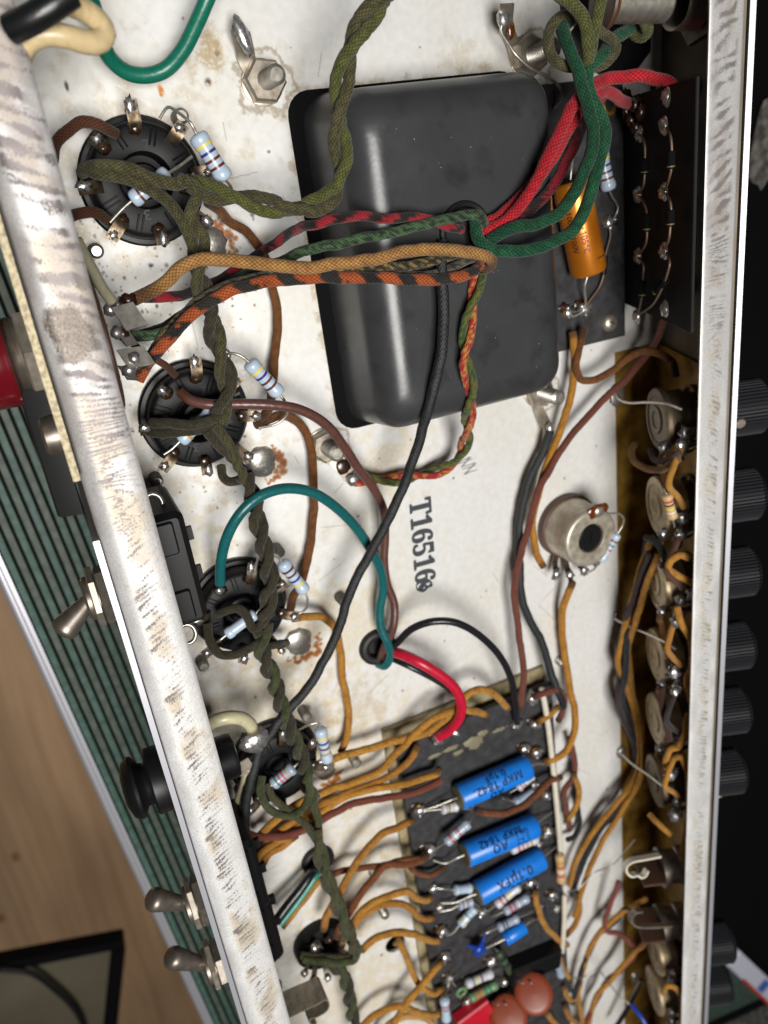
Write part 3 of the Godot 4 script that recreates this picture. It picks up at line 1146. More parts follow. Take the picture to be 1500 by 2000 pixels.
func stud(called: String, label: String, category: String, base: Vector3, lean: Vector3, r: float, h: float, nut_r: float, nut_h: float, turn := 0.3, group := "") -> Node3D:
	var t := thing(called, label, category, base, group)
	var y := (Vector3.UP + lean).normalized()
	var xf := frame(base, y)
	if nut_r > 0.0:
		var s := Shape.new()
		s.prism(Shape.ring_of(6, nut_r, turn), 0.6, 0.6 + nut_h, xf, 0.55)
		part("nut", s, mat.nickel, t)
		var w := Shape.new()
		w.lathe([Vector2(r, 0.0), Vector2(nut_r * 1.0, 0.0), Vector2(nut_r * 1.0, 0.5), Vector2(nut_r * 0.95, 0.62), Vector2(r, 0.62)], xf, 32)
		part("washer", w, mat.nickel, t)
	var b := Shape.new()
	var prof := [Vector2(r * 0.86, 0.0)]
	var y0 := 0.3 + (nut_h if nut_r > 0.0 else 0.0)
	var k := y0
	while k < h - 0.5:
		prof.append_array([Vector2(r * 0.78, k), Vector2(r, k + 0.34), Vector2(r, k + 0.44), Vector2(r * 0.78, k + 0.78)])
		k += 0.88
	prof.append_array([Vector2(r * 0.80, h - 0.2), Vector2(r * 0.66, h), Vector2(0.0, h + 0.02)])
	b.lathe(prof, xf, 20, 20.0)
	part("threaded_end", b, mat.tin, t)
	return t


func coil_screw(u: float, v: float, label: String, h := 5.0) -> void:
	# a screw end with a lock spring round it, as under each tube socket
	stud("socket_screw", label, "screw", at(u, v), Vector3(0, 0, 0), 1.75, h, 0.0, 0.0, 0.3, "screw ends beside the tube sockets")


func floor_solder(u: float, v: float, r: float, label: String) -> void:
	var s := Shape.new()
	s.blob(at(u, v) + Vector3.UP * 0.2, Vector3(r, 1.5, r * 0.95), fuzz, 0.22, Basis(), 12, 24)
	s.blob(at(u + 5, v + 12) + Vector3.UP * 0.1, Vector3(r * 0.8, 1.1, r * 0.7), fuzz, 0.25, Basis(), 10, 20)
	solo("solder_joint", s, mat.dull_solder, label, "solder joint", "flat solder joints on the chassis floor")


func resistor(label: String, p: Vector3, q: Vector3, r: float, body: String, bands: Array, lead_a := [], lead_b := [], group := "") -> Node3D:
	var t := thing("resistor", label, "resistor", (p + q) / 2 + Vector3.DOWN * r, group)
	var l := p.distance_to(q)
	var xf := frame(p, q - p, Vector3.UP)
	var s := Shape.new()
	var e := l * 0.22
	var n := r * 0.86
	s.lathe([Vector2(0.3, -0.15), Vector2(r * 0.55, 0.0), Vector2(r * 0.88, l * 0.025), Vector2(r, l * 0.08), Vector2(r, e * 0.75), Vector2(lerpf(r, n, 0.6), e * 0.95), Vector2(n, e * 1.15), Vector2(n, l - e * 1.15), Vector2(lerpf(r, n, 0.6), l - e * 0.95), Vector2(r, l - e * 0.75), Vector2(r, l * 0.92), Vector2(r * 0.88, l * 0.975), Vector2(r * 0.55, l), Vector2(0.3, l + 0.15)], xf, 22, 50.0)
	part("body", s, mat["resistor_" + body], t)
	var k := 0
	for b in bands:
		var w := l * 0.055
		var y := l * (0.24 + 0.155 * k) if bands.size() < 5 else l * (0.20 + 0.14 * k)
		var rr := (n if k > 0 else r * 0.94) + 0.03
		var ring := Shape.new()
		ring.lathe([Vector2(rr - 0.1, y - w / 2), Vector2(rr, y - w / 2), Vector2(rr, y + w / 2), Vector2(rr - 0.1, y + w / 2)], xf, 20)
		part("colour_band", ring, mat["band_" + b], t)
		k += 1
	for g in [[p, lead_a], [q, lead_b]]:
		if g[1].size():
			var pts := [g[0]]
			pts.append_array(g[1])
			var w := Shape.new()
			w.tube(curve(pts, 0.7), 0.36, 8)
			part("lead", w, mat.lead_wire, t)
	return t


# an eight pin tube socket seen from below; turn puts its first lug
func tube_socket(label: String, mid: Vector3, turn: float, group: String) -> Node3D:
	var t := thing("tube_socket", label, "tube socket", mid, group)
	var xf := Transform3D(Basis(), mid)
	var s := Shape.new()
	s.lathe([Vector2(12.0, 0.0), Vector2(14.6, 0.0), Vector2(14.6, 1.3), Vector2(14.1, 1.9), Vector2(13.1, 2.0), Vector2(12.9, 1.4), Vector2(12.2, 1.4)], xf, 56)
	part("retaining_ring", s, mat.black_plastic, t)
	var b := Shape.new()
	b.lathe([Vector2(12.8, 0.4), Vector2(12.7, 6.4), Vector2(12.2, 7.2), Vector2(11.4, 7.6), Vector2(7.0, 7.75), Vector2(6.3, 7.6), Vector2(5.9, 7.0), Vector2(5.7, 2.0), Vector2(0.0, 1.8)], xf, 56)
	part("body", b, mat.bakelite, t)
	var post := Shape.new()
	post.lathe([Vector2(4.2, 1.8), Vector2(4.1, 4.6), Vector2(3.6, 5.2), Vector2(2.6, 5.3), Vector2(2.2, 4.7), Vector2(0, 4.6)], xf, 32)
	part("centre_post", post, mat.black_plastic, t)
	for k in 8:
		var g := turn + TAU * k / 8
		var d := Vector3(cos(g), 0, sin(g))
		var side := Vector3(-sin(g), 0, cos(g))
		# raised ridge halfway between the lugs
		var h := g + TAU / 16
		var e := Vector3(cos(h), 0, sin(h))
		for w in [-0.55, 0.55]:
			var ridge := Shape.new()
			ridge.box(Vector3(3.9, 0.55, 0.42), frame(mid + e * 9.6 + Vector3.UP * 7.45 + Vector3(-sin(h), 0, cos(h)) * w, Vector3.UP + e * 0.12, e), 0.18)
			part("ridge", ridge, mat.black_plastic, t)
		if k % 2 == 0:
			var num := lettering(str(k + 1), 3.2, frame(mid + d * 7.3 + side * 1.6 + Vector3.UP * 7.85, Vector3.UP, side), 0.0)
			part("numeral", num, mat.black_plastic, t)
		var lug := Shape.new()
		var reach := 15.4 + 1.2 * sin(k * 2.3)
		lug_strip(lug, [mid + d * 9.8 + Vector3.UP * 6.9, mid + d * 10.8 + Vector3.UP * 9.4, mid + d * 12.2 + Vector3.UP * 10.6, mid + d * reach + Vector3.UP * (11.4 + sin(k * 1.7))], side, 2.9, 0.4)
		var piece := part("lug", lug, mat.lug_metal, t)
		var bead := Shape.new()
		var top: Vector3 = mid + d * (reach - 1.2) + Vector3.UP * (11.6 + sin(k * 1.7))
		bead.blob(top + side * (0.4 * sin(k * 5.1)), Vector3(1.25 + 0.4 * sin(k * 3.3), 0.6, 0.95), fuzz, 1.3, Basis(Vector3.UP, -g), 10, 16)
		part("solder", bead, mat.solder, piece)
		if k % 3 != 1:
			var goo := Shape.new()
			goo.blob(mid + d * 11.0 + Vector3.UP * 9.0, Vector3(1.5, 0.9, 1.4), fuzz, 0.6)
			part("flux", goo, mat.old_flux, piece)
	return t


# small bends that a handled wire keeps; its two ends stay where they are fixed
func kinked(p: PackedVector3Array, amount: float) -> PackedVector3Array:
	var out := PackedVector3Array()
	var s := 0.0
	var key := p[0].x * 3.7 + p[0].z * 1.9
	for k in p.size():
		if k:
			s += p[k].distance_to(p[k - 1])
		var hold := smoothstep(0.0, 7.0, minf(k, p.size() - 1 - k) as float)
		out.append(p[k] + Vector3(fuzz.get_noise_2d(s * 1.0, key), 0.4 * fuzz.get_noise_2d(s * 1.0, key + 200.0), fuzz.get_noise_2d(s * 1.0, key + 400.0)) * amount * 1.3 * hold)
	return out


func wire(called: String, label: String, path, r: float, look: Dictionary, m := "cloth", group := "", sides := 12) -> MeshInstance3D:
	var s := Shape.new()
	var line: PackedVector3Array = route(path) if path is Array else path
	if m == "cloth" or m == "waxed":
		line = kinked(line, 0.45 + 0.12 * r)
	look.seed = look.get("seed", fposmod(label.length() * 1.37 + r * 11.0 + float(path.size()) * 0.73, 9.0))
	s.tube(line, r * (0.92 if m == "cloth" else 1.0), sides, look, fuzz)
	if m == "cloth" and r > 1.0:
		fibres(s, line, r * 0.92, look)
	return solo(called, s, mat[m], label, "wire", group)


# loose threads that stand off a cloth sleeve
func fibres(s: Shape, line: PackedVector3Array, r: float, look: Dictionary) -> void:
	var rng := RandomNumberGenerator.new()
	rng.seed = int(line[0].x * 131.0 + line[0].z * 17.0 + line.size())
	var f := Shape.frames(line)
	for k in range(2, line.size() - 2):
		for j in 2:
			if rng.randf() > 0.55:
				continue
			var g := rng.randf() * TAU
			var a: Vector3 = f[1][k]
			var t: Vector3 = f[0][k]
			var d := a * cos(g) + t.cross(a) * sin(g)
			var p := line[k] + d * r * 0.97
			var tip := p + d * rng.randf_range(0.15, 0.55) + t * rng.randf_range(-0.9, 0.9) + t.cross(d) * rng.randf_range(-0.5, 0.5)
			var w := t.cross(d) * 0.04
			var col: Color = look.a.lerp(look.get("b", look.a), rng.randf()) * rng.randf_range(0.8, 1.5)
			var q0 := s.vert(p - w, d, Vector2.ZERO, col)
			var q1 := s.vert(p + w, d, Vector2.ZERO, col)
			var q2 := s.vert(tip, d, Vector2.ZERO, col)
			s.tri(q0, q1, q2)


# two cloth wires twisted together along a path
func twisted(called: String, label: String, path: Array, r: float, pitch: float, look_a: Dictionary, look_b: Dictionary, phase := 0.0, loose := 1.0, m := "cloth") -> Node3D:
	var mid := route(path, 0.8)
	var f := Shape.frames(mid)
	var t := thing(called, label, "wire pair", mid[0])
	var s := 0.0
	var one := PackedVector3Array()
	var two := PackedVector3Array()
	var total := 0.0
	for k in range(1, mid.size()):
		total += mid[k].distance_to(mid[k - 1])
	for k in mid.size():
		if k:
			s += mid[k].distance_to(mid[k - 1])
		var g := phase + TAU * s / pitch + 0.5 * fuzz.get_noise_1d(s * 6.0)
		var a: Vector3 = f[1][k]
		var b: Vector3 = f[0][k].cross(a)
		var d := (a * cos(g) + b * sin(g)) * r * loose * (1.0 + 0.12 * fuzz.get_noise_1d(s * 11.0 + 400.0))
		one.append(mid[k] + d)
		two.append(mid[k] - d)
	for q in [[one, look_a, 1.0], [two, look_b, 6.0]]:
		var sh := Shape.new()
		var look: Dictionary = q[1].duplicate()
		look.seed = q[2]
		sh.tube(q[0], r * 0.96, 12, look, fuzz)
		if m == "cloth":
			fibres(sh, q[0], r * 0.96, look)
		part("strand", sh, mat[m], t)
	return t


func bead(u: float, v: float, h: float, r: float, under: Node3D, m := "solder") -> void:
	var s := Shape.new()
	s.blob(at(u, v, h), Vector3(r, r * 0.8, r), fuzz, 0.45)
	part("solder", s, mat[m], under)


# a control potentiometer on the leaning front wall
func front_pot(label: String, z: float, look: String, turn: float) -> Node3D:
	var base := wall_point(31.0, z, 1.2)
	var inward := Vector3(-cos(TILT), -sin(TILT), 0)
	var up := Vector3(-sin(TILT), cos(TILT), 0)
	var t := thing("potentiometer", label, "potentiometer", base, "potentiometers along the front wall")
	var xf := frame(base, inward, up)
	var w := Shape.new()
	w.lathe([Vector2(3, 0.0), Vector2(9.4, 0.0), Vector2(9.4, 1.6), Vector2(8.6, 1.6)], xf, 40)
	part("wafer", w, mat.phenolic, t)
	var c := Shape.new()
	c.lathe([Vector2(8.6, 4.7), Vector2(8.7, 10.2), Vector2(10.0, 10.5), Vector2(10.1, 11.2), Vector2(9.7, 12.2), Vector2(8.6, 12.6), Vector2(7.4, 12.6), Vector2(7.1, 12.2), Vector2(4.6, 12.2), Vector2(4.2, 12.7), Vector2(2.8, 12.8), Vector2(2.4, 12.4), Vector2(0, 12.4)], xf, 44, 40.0)
	part("can", c, mat[look], t)
	var bush := Shape.new()
	bush.lathe([Vector2(7.5, 1.6), Vector2(7.5, 4.7)], xf, 30)
	part("track_housing", bush, mat.phenolic, t)
	for k in 3:
		var g := turn + (k - 1) * 0.42
		var d := up * cos(g) + Vector3.BACK * sin(g)
		var side := up * -sin(g) + Vector3.BACK * cos(g)
		var s := Shape.new()
		lug_strip(s, [base + inward * 1.0 + d * 8.4, base + inward * 3.0 + d * 11.2, base + inward * 9.0 + d * 12.4], side, 2.6, 0.4)
		var lug := part("lug", s, mat.lug_metal, t)
		var b := Shape.new()
		b.blob(base + inward * 8.4 + d * 12.6, Vector3(1.7, 1.3, 2.0), fuzz, 1.2)
		part("solder", b, mat.solder, lug)
	return t


# an empty node for a part that has sub-parts of its own
func holder(called: String, label: String, under: Node3D) -> Node3D:
	var o := Node3D.new()
	o.name = numbered(called, under)
	origin_of[o] = origin_of[under]
	under.add_child(o, true)
	if label:
		o.set_meta("label", label)
	return o


func knob(label: String, z: float, screw: float, pot: Node3D) -> void:
	var base := wall_point(31.0, z, -2.6)
	var outw := Vector3(cos(TILT), sin(TILT), 0)
	var t := holder("control_knob", label, pot)
	var xf := frame(base, outw, Vector3.UP)
	var s := Shape.new()
	var ring := PackedVector2Array()
	for k in 46 * 4:
		var q := k % 4
		ring.append(Vector2.from_angle(TAU * k / 184.0) * (8.7 if q == 0 or q == 1 else 7.9))
	s.prism(ring, 0.4, 16.8, xf, 1.1)
	part("fluted_body", s, mat.knob_black, t)
	var cap := Shape.new()
	cap.lathe([Vector2(7.2, 16.6), Vector2(6.9, 17.2), Vector2(0, 17.2)], xf, 36)
	part("cap", cap, mat.knob_black, t)
	if screw > -9.0:
		var d := Basis(outw, screw) * Vector3(-sin(TILT), cos(TILT), 0)
		var p := base + outw * 6.5 + d * 8.3
		var sc := Shape.new()
		sc.lathe([Vector2(0, 0.5), Vector2(1.5, 0.5), Vector2(1.7, 0.0)], frame(p, d), 18)
		sc.box(Vector3(2.6, 0.25, 0.5), frame(p + d * 0.45, d, outw))
		part("set_screw", sc, mat.nickel, t)


func toggle(label: String, base: Vector3, tip: Vector3, nut_turn: float) -> Node3D:
	var t := thing("toggle_switch", label, "toggle switch", base, "toggle switches through the rear wall")
	var outw := Vector3(-1, 0, 0)
	var xf := frame(base, outw, Vector3.UP)
	var n := Shape.new()
	n.prism(Shape.ring_of(6, 7.4, nut_turn), 0.3, 2.4, xf, 0.3)
	part("nut", n, mat.dark_steel, t)
	var n2 := Shape.new()
	n2.prism(Shape.ring_of(6, 7.4, nut_turn + 0.3), 2.7, 4.3, xf, 0.3)
	part("nut", n2, mat.nickel, t)
	var bush := Shape.new()
	bush.lathe([Vector2(5.4, 2.0), Vector2(5.4, 5.2), Vector2(4.8, 5.8), Vector2(2.4, 5.9)], xf, 28)
	part("bushing", bush, mat.dark_steel, t)
	var start := base + outw * 4.4
	var l := start.distance_to(tip)
	var bat := Shape.new()
	bat.lathe([Vector2(1.7, 0), Vector2(1.9, l * 0.1), Vector2(3.1, l * 0.72), Vector2(3.35, l * 0.84), Vector2(3.0, l * 0.93), Vector2(2.0, l * 0.985), Vector2(0, l)], frame(start, tip - start, Vector3.UP), 28, 50.0)
	part("bat_handle", bat, mat.dark_steel, t)
	return t


func dye(r: int, g: int, b: int, more := {}) -> Dictionary:
	var d := {"a": lin(rgb8(r, g, b)), "vary": 0.35, "rough": 0.06}
	d.merge(more, true)
	return d


func place_sockets() -> void:
	var g := "eight pin tube sockets down the rear row"
	tube_socket("top black tube socket carrying a blue resistor across its hole", at(283, 354, 5) * Vector3(1, 0, 1), 0.0, g)
	tube_socket("second black tube socket from the top, brown insulated wire on it", at(386, 815, 5) * Vector3(1, 0, 1), 0.12, g)
	tube_socket("third black tube socket, below the end of the teal wire", at(473, 1190, 5) * Vector3(1, 0, 1), 0.3, g)
	tube_socket("fourth black tube socket, beside the fuse holder", at(543, 1494, 5) * Vector3(1, 0, 1), 0.2, g)
	# small nine pin socket
	var mid := at(628, 1848, 3) * Vector3(1, 0, 1)
	var t := thing("small_tube_socket", "small dirty nine pin socket above the bent steel clip", "tube socket", mid)
	var xf := Transform3D(Basis(), mid)
	var s := Shape.new()
	s.lathe([Vector2(10.0, 0), Vector2(9.9, 3.2), Vector2(9.2, 4.4), Vector2(7.2, 4.8), Vector2(3.4, 4.8), Vector2(3.1, 4.4), Vector2(2.9, 3.0), Vector2(1.7, 3.0), Vector2(1.7, 6.5), Vector2(1.2, 6.6), Vector2(1.1, 1.0), Vector2(0, 1.0)], xf, 40)
	part("body", s, mat.bakelite, t)
	for k in 9:
		var a := TAU * k / 9.6 + 0.4
		var d := Vector3(cos(a), 0, sin(a))
		var side := Vector3(-sin(a), 0, cos(a))
		var l := Shape.new()
		lug_strip(l, [mid + d * 5.8 + Vector3.UP * 3.0, mid + d * 6.6 + Vector3.UP * 6.5, mid + d * 9.4 + Vector3.UP * 9.0], side, 2.2, 0.35)
		var lug := part("lug", l, mat.dark_steel, t)
		var b := Shape.new()
		b.blob(mid + d * 9.0 + Vector3.UP * 9.0, Vector3(1.3, 1.1, 1.3), fuzz, 0.6)
		part("solder", b, mat.old_flux if k % 2 else mat.dull_solder, lug)


func place_hardware() -> void:
	# transformer bolts with their solder lugs
	var a := stud("ground_bolt", "large nut and bolt with solder lug, above the transformer's left corner", "bolt", at(512, 162), Vector3.ZERO, 2.3, 12.5, 5.3, 3.4, 0.15)
	var l := Shape.new()
	lug_strip(l, [at(516, 185, 0.4), at(497, 150, 0.5), at(483, 120, 0.9), at(478, 95, 2.5), at(470, 62, 6.0)], Vector3(1, 0, 0.1), 4.6, 0.5)
	part("solder_lug", l, mat.nickel, a)
	var b := Shape.new()
	b.blob(at(473, 70, 6.0), Vector3(1.6, 1.4, 4.2), fuzz, 0.5, Basis(Vector3.UP, 0.3))
	part("solder", b, mat.solder, a)
	a = stud("ground_bolt", "nut and bolt with a bent lead from its lug, top right of transformer", "bolt", at(1026, 112), Vector3.ZERO, 2.5, 13.5, 5.4, 3.6, 0.5)
	l = Shape.new()
	lug_strip(l, [at(1012, 130, 0.5), at(1004, 95, 0.6), at(996, 70, 2.0), at(988, 40, 6.5), at(990, 8, 10.0)], Vector3(1, 0, 0), 4.4, 0.5)
	part("solder_lug", l, mat.nickel, a)
	b = Shape.new()
	b.blob(at(982, 38, 8.0), Vector3(1.7, 1.5, 2.2), fuzz, 0.4)
	part("solder", b, mat.solder, a)
	b = Shape.new()
	b.blob(at(997, 56, 4.5), Vector3(1.2, 0.8, 2.6), fuzz, 0.3)
	part("flux", b, mat.flux, a)
	a = stud("ground_bolt", "nut and bolt with brown lug, below left of the transformer", "bolt", at(632, 868), Vector3.ZERO, 2.4, 11.5, 5.0, 3.2, 0.8)
	l = Shape.new()
	lug_strip(l, [at(630, 868, 0.5), at(650, 892, 0.6), at(668, 910, 1.4), at(688, 935, 3.5)], Vector3(1, 0, -0.7), 4.4, 0.5)
	part("solder_lug", l, mat.nickel, a)
	b = Shape.new()
	b.blob(at(690, 936, 4.0), Vector3(2.2, 1.6, 2.2), fuzz, 0.45)
	part("solder", b, mat.solder, a)
	b = Shape.new()
	b.blob(at(672, 913, 2.2), Vector3(2.4, 0.7, 2.4), fuzz, 0.3)
	part("flux", b, mat.old_flux, a)
	a = stud("ground_bolt", "nut and bolt with narrow lug, below right corner of the transformer", "bolt", at(1048, 764), Vector3.ZERO, 2.4, 12.5, 5.0, 3.2, 0.2)
	l = Shape.new()
	lug_strip(l, [at(1048, 770, 0.5), at(1050, 795, 0.8), at(1058, 812, 2.0), at(1072, 838, 5.0)], Vector3(1, 0, -0.4), 3.6, 0.5)
	part("solder_lug", l, mat.nickel, a)
	b = Shape.new()
	b.blob(at(1073, 838, 5.4), Vector3(1.3, 1.2, 2.0), fuzz, 0.4)
	part("solder", b, mat.solder, a)
	coil_screw(347, 232, "screw end behind the resistor lead above the top socket", 5.5)
	coil_screw(186, 490, "screw end below the top socket, near the rear rim", 4.0)
	coil_screw(432, 690, "screw end above the second socket, behind green twisted wires", 4.5)
	coil_screw(302, 932, "screw end below the second socket, near the rear rim", 5.0)
	coil_screw(538, 1070, "screw end above the third socket beside twisted green wires", 4.5)
	coil_screw(392, 1288, "screw end below the third socket, near the rear rim", 5.0)
	coil_screw(662, 1164, "screw end standing alone beside the long black cloth wire", 5.5)
	coil_screw(590, 1385, "screw end beside the long black wire above the fourth socket", 5.5)
	coil_screw(688, 1478, "screw end beside ochre wire, right of the fourth socket", 4.5)
	coil_screw(742, 1768, "screw end between the ochre wires left of the component board", 6.0)
	coil_screw(727, 1700, "screw end under the brown wire left of the component board", 4.0)
	coil_screw(1090, 1288, "screw end above the component board, beside ochre wire", 4.0)
	coil_screw(608, 1822, "screw end beside the small nine pin socket, near the switch", 8.0)
	floor_solder(509, 900, 4.4, "flat solder joint with rust ring below the second socket")
	floor_solder(582, 1250, 4.4, "round solder joint with rust ring right of the third socket")
	floor_solder(410, 474, 4.2, "flat solder joint beside the top socket, near the tan wire")
	floor_solder(632, 1497, 4.0, "solder joint below the pale resistor of the fourth socket")
	# rubber bushes
	for q in [[736, 1262, 6.4, "black rubber bush where teal and brown wires dive through the floor"], [620, 1678, 6.0, "black rubber bush behind the twisted green wires near the switches"]]:
		var s := Shape.new()
		s.lathe([Vector2(0, -0.9), Vector2(3.4, -0.8), Vector2(3.4, 1.4), Vector2(3.9, 2.1), Vector2(q[2] - 0.9, 2.1), Vector2(q[2], 1.2), Vector2(q[2] + 0.1, 0.05)], Transform3D(Basis(), at(q[0], q[1])), 36, 60.0)
		solo("rubber_bush", s, mat.rubber, q[3], "bush")
	# serial number printed on the floor, top of the letters towards the front wall
	var t0 := at(836, 968)
	var t1 := at(848, 1152)
	var ahead := (t1 - t0).normalized()
	var text := lettering("T16516", 10.0, frame((t0 + t1) / 2 - Vector3(3.2, 0, 2.0) + Vector3.UP * 0.06, Vector3.UP, ahead), 0.0, "Droid Serif", 0.86)
	for o in [Vector2(0.22, 0.05), Vector2(-0.12, 0.2), Vector2(0.1, -0.2)]:
		var again := lettering("T16516", 10.0, frame((t0 + t1) / 2 - Vector3(3.2, 0, 2.0) + Vector3(o.x, 0.07 + o.x * 0.03, o.y), Vector3.UP, ahead), 0.0, "Droid Serif", 0.86)
		var first := text.v.size()
		text.v.append_array(again.v)
		text.n.append_array(again.n)
		text.uv.append_array(again.uv)
		text.c.append_array(again.c)
		for k in again.i:
			text.i.append(k + first)
	solo("serial_number", text, mat.ink, "dark stamped serial number on the cream chassis floor", "marking")
	var extra := thing("smudged_digit", "smudged last digit of the stamped serial number", "marking", at(826, 1143))
	part("digit", lettering("8", 7.5, frame(at(826, 1142) + Vector3.UP * 0.05, Vector3.UP, ahead), 0.0, "Droid Serif"), mat.ink, extra)
	part("digit", lettering("6", 7.0, frame(at(830, 1145) + Vector3.UP * 0.07, Vector3.UP, ahead.rotated(Vector3.UP, 0.3)), 0.0, "Droid Serif"), mat.ink, extra)


func place_socket_resistors() -> void:
	var blue := ["yellow", "violet", "brown", "brown"]
	resistor("blue banded resistor slanting from the top socket's screw", at(384, 262, 17), at(441, 352, 17), 2.25, "blue", blue, [at(372, 240, 17.5), at(345, 218, 15.5), at(328, 210, 14), at(312, 232, 12.5)], [at(452, 368, 16), at(445, 388, 14), at(420, 398, 12.5)])
	resistor("pale resistor lying across the hole of the top socket", at(258, 392, 12), at(330, 338, 15), 2.0, "blue", ["brown", "red", "brown"], [at(240, 408, 12), at(215, 435, 12)], [at(350, 325, 14), at(375, 306, 12.5)])
	resistor("blue banded resistor slanting above the second socket", at(486, 707, 16), at(546, 770, 15), 2.1, "blue", blue, [at(470, 695, 16), at(450, 690, 15), at(435, 700, 13), at(425, 725, 12)], [at(557, 785, 15), at(560, 810, 13), at(540, 828, 12), at(505, 836, 12)])
	resistor("pale resistor across the second socket under the twisted wires", at(352, 862, 12), at(418, 800, 14), 1.9, "blue", ["gold", "violet", "brown"], [at(335, 878, 12), at(320, 888, 12)], [at(440, 782, 13), at(468, 768, 12)])
	resistor("blue banded resistor slanting above the third socket", at(550, 1097, 14), at(596, 1155, 14), 2.0, "blue", ["brown", "brown", "violet", "yellow"], [at(540, 1085, 14.5), at(520, 1080, 14), at(503, 1095, 12), at(498, 1120, 11)], [at(601, 1172, 14), at(597, 1190, 12), at(578, 1202, 11)])
	resistor("pale resistor half under green loop on the third socket", at(442, 1240, 12), at(500, 1198, 13), 1.8, "blue", [], [at(430, 1250, 12), at(423, 1255, 11)], [at(530, 1165, 13), at(555, 1145, 12)])
	resistor("pale banded resistor beside the fourth socket, over its solder joint", at(625, 1422, 13), at(640, 1487, 13), 2.0, "blue", ["yellow", "violet", "brown", "gold"], [at(622, 1412, 13.5), at(605, 1415, 13), at(585, 1425, 11)], [at(642, 1500, 12), at(640, 1508, 8)])
	resistor("grey resistor with red and green bands across the fourth socket", at(532, 1532, 12), at(574, 1498, 13), 2.1, "grey", ["green", "red", "red", "gold"], [at(522, 1540, 12), at(512, 1545, 11)], [at(585, 1488, 13), at(595, 1478, 11)])


